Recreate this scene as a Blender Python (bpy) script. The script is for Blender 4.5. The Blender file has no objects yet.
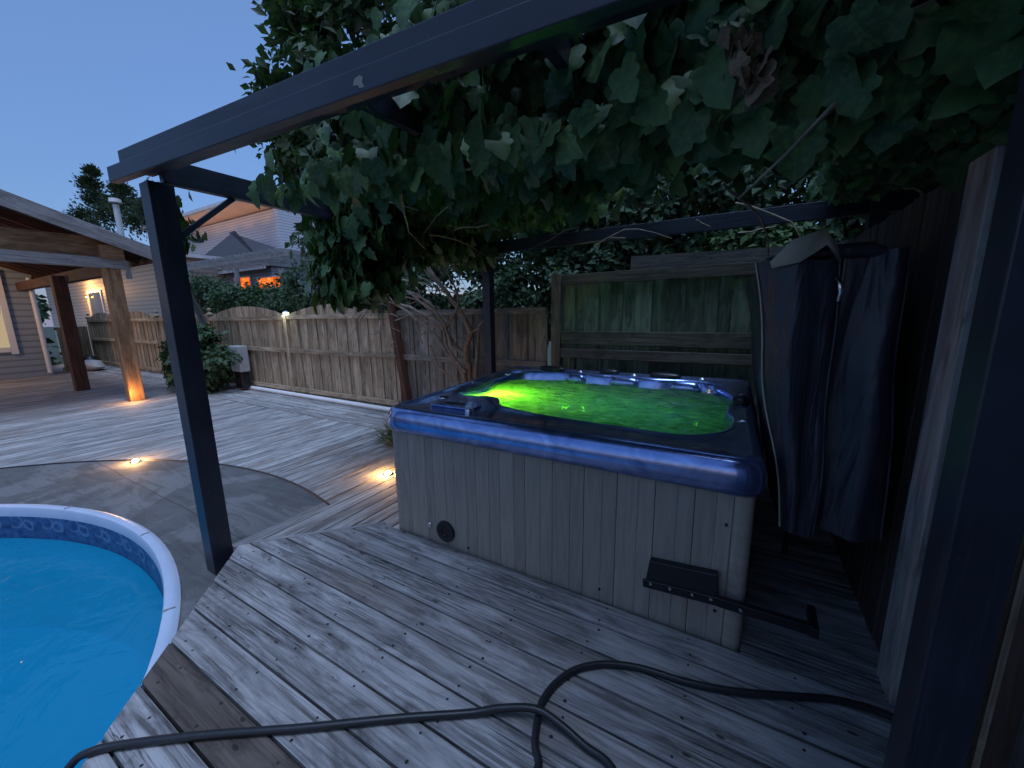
import bpy, math, random
from mathutils import Vector, Matrix, noise
R_=math.radians
random.seed(7)
sc=bpy.context.scene; COL=sc.collection
# ---------------------------------------------------------------- camera
H=1.6
CX=Vector((0.86734456,0.49746523,-0.01554845)); CY=Vector((-0.07690337,0.16481723,0.98332149)); CZ=Vector((0.49173091,-0.85168282,0.18121008))
FP=384.6
cd=bpy.data.cameras.new('camera'); cam=bpy.data.objects.new('camera',cd); COL.objects.link(cam)
cd.sensor_width=36; cd.lens=36*FP/1024; cd.clip_start=.02; cd.clip_end=600
m=Matrix(((CX.x,CY.x,CZ.x,0),(CX.y,CY.y,CZ.y,0),(CX.z,CY.z,CZ.z,H),(0,0,0,1))); cam.matrix_world=m
sc.camera=cam
def ray(px,py): return (CX*(px-512)-CY*(py-384)-CZ*FP).normalized()
def onY(px,py,y): d=ray(px,py); return Vector((0,0,H))+d*(y/d.y)
def onX(px,py,x): d=ray(px,py); return Vector((0,0,H))+d*(x/d.x)
def onZ(px,py,z): d=ray(px,py); return Vector((0,0,H))+d*((z-H)/d.z)
# ---------------------------------------------------------------- materials
class NT:
    def __init__(s,name):
        s.m=bpy.data.materials.new(name); s.m.use_nodes=True; s.t=s.m.node_tree; s.t.nodes.clear()
        s.out=s.n('ShaderNodeOutputMaterial')
    def n(s,ty,**k):
        nd=s.t.nodes.new(ty)
        for a,v in k.items(): setattr(nd,a,v)
        return nd
    def set(s,inp,v):
        if isinstance(v,bpy.types.NodeSocket): s.t.links.new(v,inp)
        else: inp.default_value=v
    def math(s,op,a,b=None,c=None,clamp=False):
        nd=s.n('ShaderNodeMath',operation=op,use_clamp=clamp); s.set(nd.inputs[0],a)
        if b is not None: s.set(nd.inputs[1],b)
        if c is not None: s.set(nd.inputs[2],c)
        return nd.outputs[0]
    def uv(s): return s.n('ShaderNodeUVMap',uv_map='UVMap').outputs[0]
    def obj(s): return s.n('ShaderNodeTexCoord').outputs['Object']
    def mapp(s,v,sc_=(1,1,1),loc=(0,0,0)):
        nd=s.n('ShaderNodeMapping'); s.set(nd.inputs[0],v); nd.inputs['Scale'].default_value=sc_; nd.inputs['Location'].default_value=loc; return nd.outputs[0]
    def noise(s,v,scale,detail=4,rough=.55,dist=0):
        nd=s.n('ShaderNodeTexNoise'); s.set(nd.inputs['Vector'],v); nd.inputs['Scale'].default_value=scale; nd.inputs['Detail'].default_value=detail; nd.inputs['Roughness'].default_value=rough; nd.inputs['Distortion'].default_value=dist
        return nd.outputs[0]
    def ramp(s,f,stops):
        nd=s.n('ShaderNodeValToRGB'); s.set(nd.inputs[0],f); cr=nd.color_ramp
        while len(cr.elements)<len(stops): cr.elements.new(.5)
        for e,(p,c) in zip(cr.elements,stops):
            e.position=p; e.color=(c,c,c,1) if isinstance(c,(int,float)) else (*c,1)
        return nd.outputs[0]
    def mix(s,f,a,b,mode='MIX'):
        nd=s.n('ShaderNodeMix',data_type='RGBA',blend_type=mode); s.set(nd.inputs[0],f)
        for i,v in ((6,a),(7,b)):
            if isinstance(v,tuple) and len(v)==3: v=(*v,1)
            s.set(nd.inputs[i],v)
        return nd.outputs[2]
    def bump(s,h,strength=.3,dist=.01):
        nd=s.n('ShaderNodeBump'); s.set(nd.inputs['Height'],h); nd.inputs['Strength'].default_value=strength; nd.inputs['Distance'].default_value=dist; return nd.outputs[0]
    def bsdf(s,color,rough=.6,normal=None,**k):
        nd=s.n('ShaderNodeBsdfPrincipled')
        if isinstance(color,tuple): color=(*color[:3],1)
        s.set(nd.inputs['Base Color'],color); s.set(nd.inputs['Roughness'],rough)
        if normal is not None: s.set(nd.inputs['Normal'],normal)
        for a,v in k.items(): s.set(nd.inputs[a.replace('_',' ')],v)
        return nd.outputs[0]
    def done(s,sh): s.t.links.new(sh,s.out.inputs[0]); return s.m
def sep(n,v):
    nd=n.n('ShaderNodeSeparateXYZ'); n.set(nd.inputs[0],v); return nd.outputs
# UV rule: every board has u along its length, v across it, v shifted by 10 per board
def wood(name,light,dark,rough=.75,tone=.25,knots=True,crack=.5,brown=None,blotch=.5,fine=1.0):
    n=NT(name); uv=n.uv(); s=sep(n,uv)
    bid=n.math('FLOOR',n.math('DIVIDE',s[1],10.))
    wn=n.n('ShaderNodeTexWhiteNoise',noise_dimensions='1D'); n.set(wn.inputs['W'],bid)
    grain=n.noise(n.mapp(uv,(1.6*fine,26*fine,1)),1,8,.62,.9)
    lines=n.noise(n.mapp(uv,(.9,85*fine,1)),1,3,.6,.5)
    big=n.noise(n.mapp(uv,(1.1,5,1)),1,5,.6,.3)
    col=n.mix(n.ramp(grain,[(.36,0.),(.62,1.)]),dark,light)
    col=n.mix(n.math('MULTIPLY',n.ramp(big,[(.38,1.),(.62,0.)]),blotch),col,n.mix(.5,dark,light))
    col=n.mix(n.math('MULTIPLY',n.ramp(lines,[(.36,1.),(.47,0.)]),.45),col,tuple(c*.45 for c in dark))
    tonev=n.math('MULTIPLY_ADD',wn.outputs[0],tone*2,1-tone)
    vm=n.n('ShaderNodeVectorMath',operation='SCALE'); n.set(vm.inputs[0],col); n.set(vm.inputs['Scale'],tonev); col=vm.outputs[0]
    if brown: 
        bm_=n.ramp(n.noise(n.mapp(uv,(.5,.8,1),(3,3,3)),1,3,.5),[(.5,0.),(.72,1.)])
        col=n.mix(n.math('MULTIPLY',bm_,.5),col,brown)
    sm=n.noise(n.mapp(uv,(2.2,9,1),(2,4,1)),1,9,.72,.8)
    col=n.mix(n.ramp(sm,[(.50,0.),(.66,.75)]),col,tuple(c*.5 for c in dark))
    col=n.mix(n.ramp(n.noise(n.mapp(uv,(1.6,6,1),(7,2,5)),1,6,.6,.4),[(.52,0.),(.66,.55)]),col,tuple(min(.8,c*1.18) for c in light))
    # long splits, in patches
    cm=n.ramp(n.noise(n.mapp(uv,(.9,3,1),(9,1,0)),1,3,.5),[(.50,0.),(.62,1.)])
    ck=n.ramp(n.noise(n.mapp(uv,(.75,48,1),(0,7,0)),1,4,.6,1.1),[(.47,0.),(.498,1.),(.502,1.),(.53,0.)])
    ckm=n.math('MULTIPLY',n.math('MULTIPLY',ck,cm),crack)
    col=n.mix(ckm,col,(.012,.011,.010))
    h=n.math('ADD',grain,n.math('MULTIPLY',ckm,-1.))
    if knots:
        v=n.n('ShaderNodeTexVoronoi',feature='F1'); n.set(v.inputs['Vector'],n.mapp(uv,(4.6,10.5,1))); v.inputs['Scale'].default_value=1; v.inputs['Randomness'].default_value=1
        k=n.ramp(n.math('ADD',v.outputs['Distance'],n.math('MULTIPLY',n.math('SUBTRACT',grain,.5),.12)),[(.06,1.),(.11,.0)])
        kr=n.ramp(v.outputs['Distance'],[(.10,0.),(.16,.55),(.26,0.)])
        col=n.mix(n.math('MULTIPLY',kr,.55),col,tuple(c*.6 for c in dark))
        col=n.mix(n.math('MULTIPLY',k,.85),col,(.02,.017,.014))
    nm=n.bump(h,.5,.006)
    return n.done(n.bsdf(col,rough,nm,Specular_IOR_Level=.35))
def plain(name,c,rough=.5,var=.2,scale=6,bump=.1,**k):
    n=NT(name); o=n.obj(); nz=n.noise(o,scale,5,.6)
    col=n.mix(n.ramp(nz,[(.3,0.),(.7,1.)]),tuple(x*(1-var) for x in c),tuple(min(1,x*(1+var)) for x in c))
    return n.done(n.bsdf(col,rough,n.bump(n.noise(o,scale*9,4),bump,.004),**k))
def emis(name,c,st):
    n=NT(name); e=n.n('ShaderNodeEmission'); e.inputs[0].default_value=(*c,1); e.inputs[1].default_value=st; return n.done(e.outputs[0])
def leafmat(name,stops,rough=.5,trans=.3,tc=(.05,.12,.02)):
    n=NT(name); uv=n.uv(); s=sep(n,uv)
    wn=n.n('ShaderNodeTexWhiteNoise',noise_dimensions='1D'); n.set(wn.inputs['W'],n.math('FLOOR',s[1]))
    col=n.ramp(wn.outputs[0],stops)
    fr=n.math('FRACT',s[1]); 
    vein=n.ramp(n.math('ABSOLUTE',n.math('SUBTRACT',fr,.5)),[(.0,1.),(.03,0.)])
    lat=n.math('FRACT',n.math('MULTIPLY',n.math('SUBTRACT',s[0],n.math('MULTIPLY',n.math('ABSOLUTE',n.math('SUBTRACT',fr,.5)),.9)),4.5))
    vein=n.math('MAXIMUM',vein,n.math('MULTIPLY',n.ramp(lat,[(0,1.),(.09,0.)]),.7))
    col=n.mix(n.math('MULTIPLY',vein,.40),col,(.16,.22,.10))
    col=n.mix(n.ramp(n.noise(n.mapp(uv,(6,6,1)),1,3),[(.45,0.),(.7,.5)]),col,tuple(c*1.6 for c in stops[-1][1]))
    p=n.bsdf(col,rough,Specular_IOR_Level=.4)
    tr=n.n('ShaderNodeBsdfTranslucent'); tr.inputs[0].default_value=(*tc,1)
    mx=n.n('ShaderNodeMixShader'); mx.inputs[0].default_value=trans; n.t.links.new(p,mx.inputs[1]); n.t.links.new(tr.outputs[0],mx.inputs[2])
    return n.done(mx.outputs[0])
M={}
M['deck']=wood('weathered_deck_wood',(.50,.48,.465),(.125,.115,.11),tone=.12,crack=1.,brown=(.17,.12,.085),blotch=.55)
M['deck_brown']=wood('brown_deck_wood',(.17,.135,.11),(.06,.045,.035),tone=.15,crack=.9)
M['ldeck']=wood('lower_deck_wood',(.50,.49,.47),(.20,.185,.17),tone=.26,crack=.8,knots=False,brown=(.24,.16,.10))
M['fence']=wood('fence_wood',(.55,.43,.29),(.21,.16,.105),tone=.25,crack=.5,blotch=.6,fine=.8)
M['fence_old']=wood('green_fence_wood',(.21,.27,.20),(.07,.09,.065),tone=.5,crack=.5,blotch=.7)  # grey-green wood, tone differs strongly from board to board
M['fence_dim']=wood('greyed_fence_wood',(.30,.28,.23),(.11,.10,.08),tone=.3,crack=.5)
M['rail_old']=wood('old_rail_wood',(.14,.13,.105),(.045,.042,.035),tone=.2,crack=.5)
M['screen']=wood('shaded_screen_wood',(.10,.09,.08),(.04,.036,.032),tone=.2,crack=.5)  # wood colour darkened to stand in for shade on the right
M['timber']=wood('pavilion_timber',(.42,.25,.13),(.18,.095,.045),tone=.15,crack=.5)
M['timber_dark']=wood('dark_pavilion_timber',(.13,.06,.04),(.05,.022,.015),tone=.2,crack=.3)
M['fascia']=wood('grey_fascia_wood',(.42,.41,.40),(.22,.20,.19),tone=.1,crack=.2,knots=False)
def _painted():
    n=NT('dark_painted_wood'); o=n.obj(); uv=n.uv()
    g=n.noise(n.mapp(uv,(1.5,30,1)),1,6,.6,.6); c=n.noise(o,14,7,.7,.5)
    col=n.mix(n.ramp(n.noise(o,3,5),[(.3,0.),(.7,1.)]),(.012,.015,.024),(.026,.031,.046))
    col=n.mix(n.ramp(g,[(.55,0.),(.72,.5)]),col,(.06,.065,.08))
    col=n.mix(n.ramp(c,[(.68,0.),(.71,.7)]),col,(.15,.15,.16))
    return n.done(n.bsdf(col,.40,n.bump(n.math('ADD',g,n.math('MULTIPLY',c,.5)),.45,.004)))
M['painted']=_painted()
M['black']=plain('black_plastic',(.012,.013,.016),.35,.2,20,.05)
M['hose']=plain('rubber_hose',(.018,.019,.022),.42,.2,30,.1)
M['nail']=plain('screw_head',(.02,.018,.016),.5,.3,30,0)
M['trunk']=plain('vine_bark',(.24,.19,.15),.85,.45,14,.9)
M['bark']=plain('dark_bark',(.07,.055,.045),.9,.4,12,.9)
M['chrome']=plain('chrome',(.75,.77,.8),.18,.05,10,0,Metallic=1.)
M['white']=plain('white_paint',(.78,.78,.76),.5,.06,5,.05)
M['poolrim']=plain('pale_blue_resin',(.50,.58,.70),.35,.05,5,.05)
M['greybox']=plain('grey_plastic',(.42,.43,.43),.5,.08,8,.05)
M['stone']=plain('pale_stone',(.5,.5,.49),.8,.25,12,.4)
def _concrete():
    n=NT('stained_concrete'); o=n.obj(); 
    a=n.noise(n.mapp(o,(1,1,1)),.9,6,.6,.8); b=n.noise(n.mapp(o,(1,1,1)),6,8,.7); fine=n.noise(o,90,4,.7)
    col=n.mix(n.ramp(b,[(.3,0.),(.7,1.)]),(.095,.093,.09),(.15,.147,.14))
    col=n.mix(n.ramp(a,[(.52,0.),(.55,.6)]),col,(.24,.235,.225))       # dry patches
    col=n.mix(n.ramp(n.noise(n.mapp(o,(.5,3,1)),2.5,5,.6,1.5),[(.40,.5),(.5,0.)]),col,(.07,.068,.065))
    col=n.mix(n.ramp(fine,[(.35,.4),(.6,0.)]),col,(.08,.08,.078))
    w=n.math('ADD',n.math('MULTIPLY',n.math('SUBTRACT',n.noise(o,1.5,3),.5),.06),sep(n,n.mapp(o,(1/.9,1/.9,1)))[1]); 
    j=n.ramp(n.math('ABSOLUTE',n.math('SUBTRACT',n.math('FRACT',w),.5)),[(.0,1.),(.012,0.)])
    col=n.mix(n.math('MULTIPLY',j,.75),col,(.03,.03,.03))
    return n.done(n.bsdf(col,.8,n.bump(n.math('ADD',b,n.math('MULTIPLY',fine,.4)),.4,.008)))
M['concrete']=_concrete()
M['ground']=plain('soil_and_grass',(.045,.055,.03),.95,.5,3,.6)
def _liner():
    n=NT('pool_liner'); g=n.n('ShaderNodeTexCoord').outputs['Object']; s=sep(n,g); uv=n.uv(); u=sep(n,uv)
    # wave scroll band: u is the arc length, v the height
    U=u[0];V=u[1]
    fr=n.math('FRACT',n.math('MULTIPLY',U,1/.30))
    # crest of each wave: a hook made of rings
    def ring(cx,cy,r,w):
        dx=n.math('SUBTRACT',fr,cx); dy=n.math('DIVIDE',n.math('SUBTRACT',V,cy),.30)
        d=n.math('SQRT',n.math('ADD',n.math('MULTIPLY',dx,dx),n.math('MULTIPLY',dy,dy)))
        return n.ramp(n.math('ABSOLUTE',n.math('SUBTRACT',d,r)),[(0,1.),(w,0.)])
    band=n.math('MAXIMUM',ring(n.math('ADD',n.math('MULTIPLY',n.noise(g,5,2),.5),.2),.15,.15,.06),n.math('MULTIPLY',ring(.85,.12,.2,.05),n.math('GREATER_THAN',.18,V)))
    nz=n.noise(g,14,5,.7)
    bcol=n.mix(n.ramp(nz,[(.4,0.),(.65,1.)]),(.012,.035,.13),(.05,.13,.28))
    bcol=n.mix(n.math('MULTIPLY',band,.34),bcol,(.30,.48,.66))
    body=n.mix(n.ramp(n.noise(g,1.2,3),[(.3,0.),(.7,1.)]),(.004,.25,.60),(.008,.33,.72))
    isb=n.math('GREATER_THAN',.30,V); line=n.math('GREATER_THAN',.035,V)
    col=n.mix(isb,body,bcol); col=n.mix(line,col,(.01,.03,.16))
    l2=n.ramp(n.math('ABSOLUTE',n.math('SUBTRACT',V,.29)),[(.004,1.),(.008,0.)]); col=n.mix(l2,col,(.01,.05,.2))
    return n.done(n.bsdf(col,.4))
M['liner']=_liner()
def _poolwater():
    n=NT('pool_water'); o=n.obj()
    b=n.bump(n.noise(n.mapp(o,(1,1.3,1)),3.2,4,.5,.9),.30,.06)
    g=n.n('ShaderNodeBsdfGlossy'); g.inputs['Roughness'].default_value=.06; n.t.links.new(b,g.inputs['Normal'])
    t=n.n('ShaderNodeBsdfTransparent'); t.inputs[0].default_value=(.72,.93,.98,1)
    f=n.n('ShaderNodeFresnel'); f.inputs['IOR'].default_value=1.33; n.t.links.new(b,f.inputs['Normal'])
    df=n.n('ShaderNodeBsdfDiffuse'); df.inputs[0].default_value=(.010,.31,.46,1); n.t.links.new(b,df.inputs['Normal']); md=n.n('ShaderNodeMixShader'); md.inputs[0].default_value=.62; n.t.links.new(t.outputs[0],md.inputs[1]); n.t.links.new(df.outputs[0],md.inputs[2])
    mx=n.n('ShaderNodeMixShader'); n.t.links.new(f.outputs[0],mx.inputs[0]); n.t.links.new(md.outputs[0],mx.inputs[1]); n.t.links.new(g.outputs[0],mx.inputs[2])
    return n.done(mx.outputs[0])
M['poolwater']=_poolwater()
def _tubwater():
    n=NT('aerated_water'); o=n.obj()
    a=n.noise(n.mapp(o,(1,1.8,1)),3.2,6,.65,2.2); b=n.noise(n.mapp(o,(1,1.5,1)),11,5,.6,1.0); c=n.noise(o,1.2,3,.5,.6)
    hb=n.math('ADD',a,n.math('MULTIPLY',b,.45))
    nb=n.bump(hb,1.,.09)
    froth=n.ramp(n.math('ADD',n.math('MULTIPLY',a,.6),n.math('MULTIPLY',b,.4)),[(.40,.97),(.60,1.)])
    t=n.n('ShaderNodeBsdfTransparent'); t.inputs[0].default_value=(.75,.95,.80,1)
    tl=n.n('ShaderNodeBsdfTranslucent'); n.t.links.new(n.ramp(n.math('ADD',n.math('MULTIPLY',a,.65),n.math('MULTIPLY',b,.35)),[(.36,(.22,.34,.28)),(.50,(.55,.72,.62)),(.60,(1.,1.,1.))]),tl.inputs[0]); n.t.links.new(nb,tl.inputs['Normal'])
    d=n.n('ShaderNodeBsdfDiffuse'); d.inputs[0].default_value=(.10,.16,.13,1); n.t.links.new(nb,d.inputs['Normal'])
    m0=n.n('ShaderNodeMixShader'); m0.inputs[0].default_value=.25; n.t.links.new(tl.outputs[0],m0.inputs[1]); n.t.links.new(d.outputs[0],m0.inputs[2])
    m1=n.n('ShaderNodeMixShader'); n.t.links.new(froth,m1.inputs[0]); n.t.links.new(t.outputs[0],m1.inputs[1]); n.t.links.new(m0.outputs[0],m1.inputs[2])
    g=n.n('ShaderNodeBsdfGlossy'); g.inputs['Roughness'].default_value=.12; n.t.links.new(nb,g.inputs['Normal'])
    f=n.n('ShaderNodeFresnel'); f.inputs['IOR'].default_value=1.33; n.t.links.new(nb,f.inputs['Normal'])
    m2=n.n('ShaderNodeMixShader'); n.t.links.new(f.outputs[0],m2.inputs[0]); n.t.links.new(m1.outputs[0],m2.inputs[1]); n.t.links.new(g.outputs[0],m2.inputs[2])
    return n.done(m2.outputs[0])
M['tubwater']=_tubwater()
def _acrylic():
    n=NT('blue_marbled_acrylic'); o=n.obj()
    a=n.noise(o,5,7,.65,1.8)
    col=n.mix(n.ramp(a,[(.35,0.),(.68,1.)]),(.15,.23,.50),(.38,.49,.86))
    return n.done(n.bsdf(col,.2,n.bump(n.noise(o,2,2),.05,.01),Metallic=.85,Coat_Weight=.6,Coat_Roughness=.05))
M['acrylic']=_acrylic()
def _skirt():
    n=NT('spa_skirt_panel'); uv=n.uv(); s=sep(n,uv)
    bid=n.math('FLOOR',n.math('DIVIDE',s[1],10.))
    wn=n.n('ShaderNodeTexWhiteNoise',noise_dimensions='1D'); n.set(wn.inputs['W'],bid)
    g=n.noise(n.mapp(uv,(2.2,30,1)),1,6,.6,1.4); big=n.noise(n.mapp(uv,(1.5,4,1)),1,3,.5)
    col=n.mix(n.ramp(g,[(.35,0.),(.65,1.)]),(.28,.24,.195),(.40,.345,.285))
    col=n.mix(n.math('MULTIPLY',big,.5),col,(.29,.27,.25))
    vm=n.n('ShaderNodeVectorMath',operation='SCALE'); n.set(vm.inputs[0],col); n.set(vm.inputs['Scale'],n.math('MULTIPLY_ADD',wn.outputs[0],.24,.88))
    return n.done(n.bsdf(vm.outputs[0],.6,n.bump(g,.25,.003)))
M['skirt']=_skirt()
def _vinyl():
    n=NT('navy_vinyl'); o=n.obj()
    f=n.noise(n.mapp(o,(5,5,.8)),1.6,3,.5,.8); 
    col=n.mix(n.ramp(n.noise(o,9,5,.6),[(.3,0.),(.7,1.)]),(.024,.028,.042),(.040,.046,.066))
    h=n.math('ADD',f,n.math('MULTIPLY',n.noise(o,150,2),.03))
    return n.done(n.bsdf(col,.42,n.bump(h,.8,.05)))
M['vinyl']=_vinyl()
M['lining']=plain('beige_lining',(.42,.39,.32),.75,.12,9,.2)
M['siding_blue']=None
def siding(name,c,pitch,mortar=None):
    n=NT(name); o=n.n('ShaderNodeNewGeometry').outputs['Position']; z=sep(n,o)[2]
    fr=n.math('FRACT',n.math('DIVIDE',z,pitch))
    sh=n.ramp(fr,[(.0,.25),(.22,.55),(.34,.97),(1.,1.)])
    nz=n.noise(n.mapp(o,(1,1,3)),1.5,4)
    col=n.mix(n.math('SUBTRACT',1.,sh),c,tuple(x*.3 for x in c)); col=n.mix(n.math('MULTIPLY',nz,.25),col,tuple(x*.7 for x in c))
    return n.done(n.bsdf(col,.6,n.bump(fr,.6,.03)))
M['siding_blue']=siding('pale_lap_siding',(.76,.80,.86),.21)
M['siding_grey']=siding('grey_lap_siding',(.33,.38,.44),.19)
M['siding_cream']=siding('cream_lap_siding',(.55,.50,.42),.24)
def _shingle():
    n=NT('roof_shingles'); o=n.obj(); b=n.n('ShaderNodeTexBrick'); n.set(b.inputs['Vector'],n.mapp(o,(1,1,1)))
    b.inputs['Scale'].default_value=3.; b.inputs['Color1'].default_value=(.035,.037,.045,1); b.inputs['Color2'].default_value=(.055,.057,.065,1); b.inputs['Mortar'].default_value=(.04,.04,.04,1)
    col=n.mix(n.ramp(n.noise(o,2,5),[(.3,0.),(.7,.5)]),b.outputs[0],(.05,.05,.055))
    return n.done(n.bsdf(col,.85,n.bump(n.noise(o,30,3),.4,.01)))
M['shingle']=_shingle()
M['soffit']=plain('lamp_tinted_soffit',(.74,.53,.38),.7,.08,3,.05)  # warm glow of the soffit lamps put partly into this orange tint
M['eave']=plain('pale_fascia',(.6,.6,.6),.6,.1,3,.05)
M['glass_dark']=plain('dark_glass',(.02,.025,.03),.05,.1,3,0)
def _firewin():
    n=NT('lit_room_glow'); o=n.obj(); e=n.n('ShaderNodeEmission')
    n.set(e.inputs[0],n.ramp(n.noise(o,2.2,4,.6,1.),[(.3,(.5,.05,.005)),(.52,(1.,.16,.02)),(.68,(1.,.42,.1))])); e.inputs[1].default_value=.22
    return n.done(e.outputs[0])
M['lit']=_firewin()
M['warm_glass']=emis('curtained_window_glow',(1.,.78,.48),.09)
M['bulb']=emis('warm_bulb',(1.,.66,.28),12.)
M['bulb_soft']=emis('warm_lantern_bulb',(1.,.66,.30),1.2)
M['bulb_white']=emis('cool_solar_bulb',(.75,1.,.70),.8)
M['bulb_green']=emis('green_spa_lens',(.35,1.,.05),1.5)
M['vine']=leafmat('grape_leaf',[(0,(.035,.08,.032)),(.5,(.06,.13,.05)),(.85,(.09,.175,.065)),(1,(.12,.19,.055))],.5,.2)
M['dry']=leafmat('dry_leaf',[(0,(.14,.09,.055)),(1,(.25,.18,.12))],.8,.2,(.2,.13,.07))
M['small']=leafmat('small_leaf',[(0,(.035,.065,.035)),(.6,(.05,.095,.045)),(1,(.075,.13,.055))],.55,.25)
M['lit_leaf']=leafmat('lit_green_leaf',[(0,(.06,.11,.04)),(.6,(.10,.17,.06)),(1,(.14,.22,.08))],.55,.3)  # paler leaf colour stands in for light falling on the bush
M['cedar']=leafmat('feathery_leaf',[(0,(.06,.10,.06)),(.6,(.09,.15,.085)),(1,(.12,.19,.11))],.6,.25)
M['ever']=leafmat('evergreen_needle',[(0,(.018,.032,.02)),(1,(.04,.065,.035))],.7,.1)
M['grassy']=leafmat('strappy_leaf',[(0,(.07,.10,.05)),(.5,(.13,.15,.07)),(1,(.22,.20,.12))],.6,.2)
# ---------------------------------------------------------------- mesh builder
BID=[0]
class MB:
    def __init__(s): s.v=[];s.f=[];s.uv=[];s.mi=[];s.mats=[]
    def mat(s,m):
        if m not in s.mats: s.mats.append(m)
        return s.mats.index(m)
    def face(s,idx,uvs,mi): s.f.append(idx); s.uv.append(uvs); s.mi.append(mi)
    def _b(s): BID[0]+=1; return BID[0]*10+5.
    def hexa(s,P,m,length_axis=0):
        """P: 8 points, bottom 0-3 ccw then top 4-7"""
        k=len(s.v); s.v+= [Vector(p) for p in P]; mi=s.mat(m); off=s._b(); ou=random.random()*40
        a0=(P[1]-P[0]).normalized() if length_axis==0 else ((P[3]-P[0]).normalized() if length_axis==1 else (P[4]-P[0]).normalized())
        for q in ((0,3,2,1),(4,5,6,7),(0,1,5,4),(1,2,6,5),(2,3,7,6),(3,0,4,7)):
            pts=[Vector(P[i]) for i in q]; nn=(pts[1]-pts[0]).cross(pts[2]-pts[0])
            if nn.length<1e-12: nn=Vector((0,0,1))
            nn.normalize(); b=nn.cross(a0)
            if b.length<.3: b=Vector((P[3]-P[0])).normalized() if length_axis!=1 else Vector((P[1]-P[0])).normalized()
            b.normalize(); o=Vector(P[0])
            s.face([k+i for i in q],[((p-o).dot(a0)+ou,(p-o).dot(b)+off) for p in pts],mi)
    def box(s,c,size,m,rot=None,axis=None):
        c=Vector(c); hx,hy,hz=[x/2 for x in size]
        if axis is None: axis=max(range(3),key=lambda i:size[i])
        P=[Vector((x,y,z)) for z in(-hz,hz) for x,y in((-hx,-hy),(hx,-hy),(hx,hy),(-hx,hy))]
        if rot is not None: P=[rot@p for p in P]
        s.hexa([p+c for p in P],m,axis)
    def beam(s,a,b,w,h,m,up=Vector((0,0,1)),roll=0):
        a=Vector(a);b=Vector(b); d=(b-a).normalized(); side=d.cross(up)
        if side.length<1e-3: side=d.cross(Vector((0,1,0)))
        side.normalize(); u=side.cross(d); 
        if roll: q=Matrix.Rotation(roll,3,d); side=q@side;u=q@u
        P=[a-side*w/2-u*h/2,b-side*w/2-u*h/2,b+side*w/2-u*h/2,a+side*w/2-u*h/2]; P+=[p+u*h for p in P]
        s.hexa(P,m,0)
    def prism(s,poly,z0,z1,m,axis_dir=(1,0,0),off=None):
        """poly ccw list of (x,y)"""
        k=len(s.v); n=len(poly); mi=s.mat(m); o=s._b() if off is None else off; ou=random.random()*40
        a=Vector(axis_dir); 
        for z in(z0,z1): s.v+=[Vector((x,y,z)) for x,y in poly]
        U=lambda p:((p.x*a.x+p.y*a.y)+ou,((-p.x*a.y+p.y*a.x)-(-poly[0][0]*a.y+poly[0][1]*a.x))+o)
        s.face([k+n+i for i in range(n)],[U(s.v[k+i]) for i in range(n)],mi)
        s.face([k+i for i in reversed(range(n))],[U(s.v[k+i]) for i in reversed(range(n))],mi)
        for i in range(n):
            j=(i+1)%n; p,q=s.v[k+i],s.v[k+j]; L=(q-p).length
            s.face([k+i,k+j,k+n+j,k+n+i],[(ou,o),(ou+L,o),(ou+L,o+z1-z0),(ou,o+z1-z0)],mi)
    def tube(s,pts,rad,m,seg=8,cap=True):
        pts=[Vector(p) for p in pts]; n=len(pts); mi=s.mat(m); k=len(s.v); off=s._b()
        if not isinstance(rad,(list,tuple)): rad=[rad]*n
        prev=None; u=0
        for i,p in enumerate(pts):
            t=(pts[min(i+1,n-1)]-pts[max(i-1,0)]).normalized()
            if prev is None: a=t.cross(Vector((0,0,1))); a=a if a.length>.05 else t.cross(Vector((0,1,0)))
            else: a=prev-t*prev.dot(t)
            a.normalize(); prev=a; b=t.cross(a)
            for j in range(seg):
                an=2*math.pi*j/seg; s.v.append(p+(a*math.cos(an)+b*math.sin(an))*rad[i])
        L=0
        for i in range(n-1):
            d=(pts[i+1]-pts[i]).length
            for j in range(seg):
                j2=(j+1)%seg; r=rad[i]*2*math.pi/seg
                s.face([k+i*seg+j,k+(i+1)*seg+j,k+(i+1)*seg+j2,k+i*seg+j2][::-1],[(L,off+j2*r),(L+d,off+j2*r),(L+d,off+j*r),(L,off+j*r)],mi)
            L+=d
        if cap:
            s.face([k+j for j in range(seg)],[(0,off)]*seg,mi); s.face([k+(n-1)*seg+j for j in reversed(range(seg))],[(0,off)]*seg,mi)
    def lathe(s,prof,m,c=(0,0,0),seg=24,axis='z'):
        """prof: (r,h) list, closed at ends when r==0"""
        k=len(s.v); mi=s.mat(m); c=Vector(c); off=s._b()
        for r,h in prof:
            for j in range(seg):
                an=2*math.pi*j/seg; x,y=r*math.cos(an),r*math.sin(an)
                s.v.append(c+(Vector((x,y,h)) if axis=='z' else Vector((x,-h,y))))
        for i in range(len(prof)-1):
            for j in range(seg):
                j2=(j+1)%seg; s.face([k+i*seg+j,k+i*seg+j2,k+(i+1)*seg+j2,k+(i+1)*seg+j],[(j/seg,i),(j/seg+1/seg,i),(j/seg,i+1),(j/seg,i+1)],mi)
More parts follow.
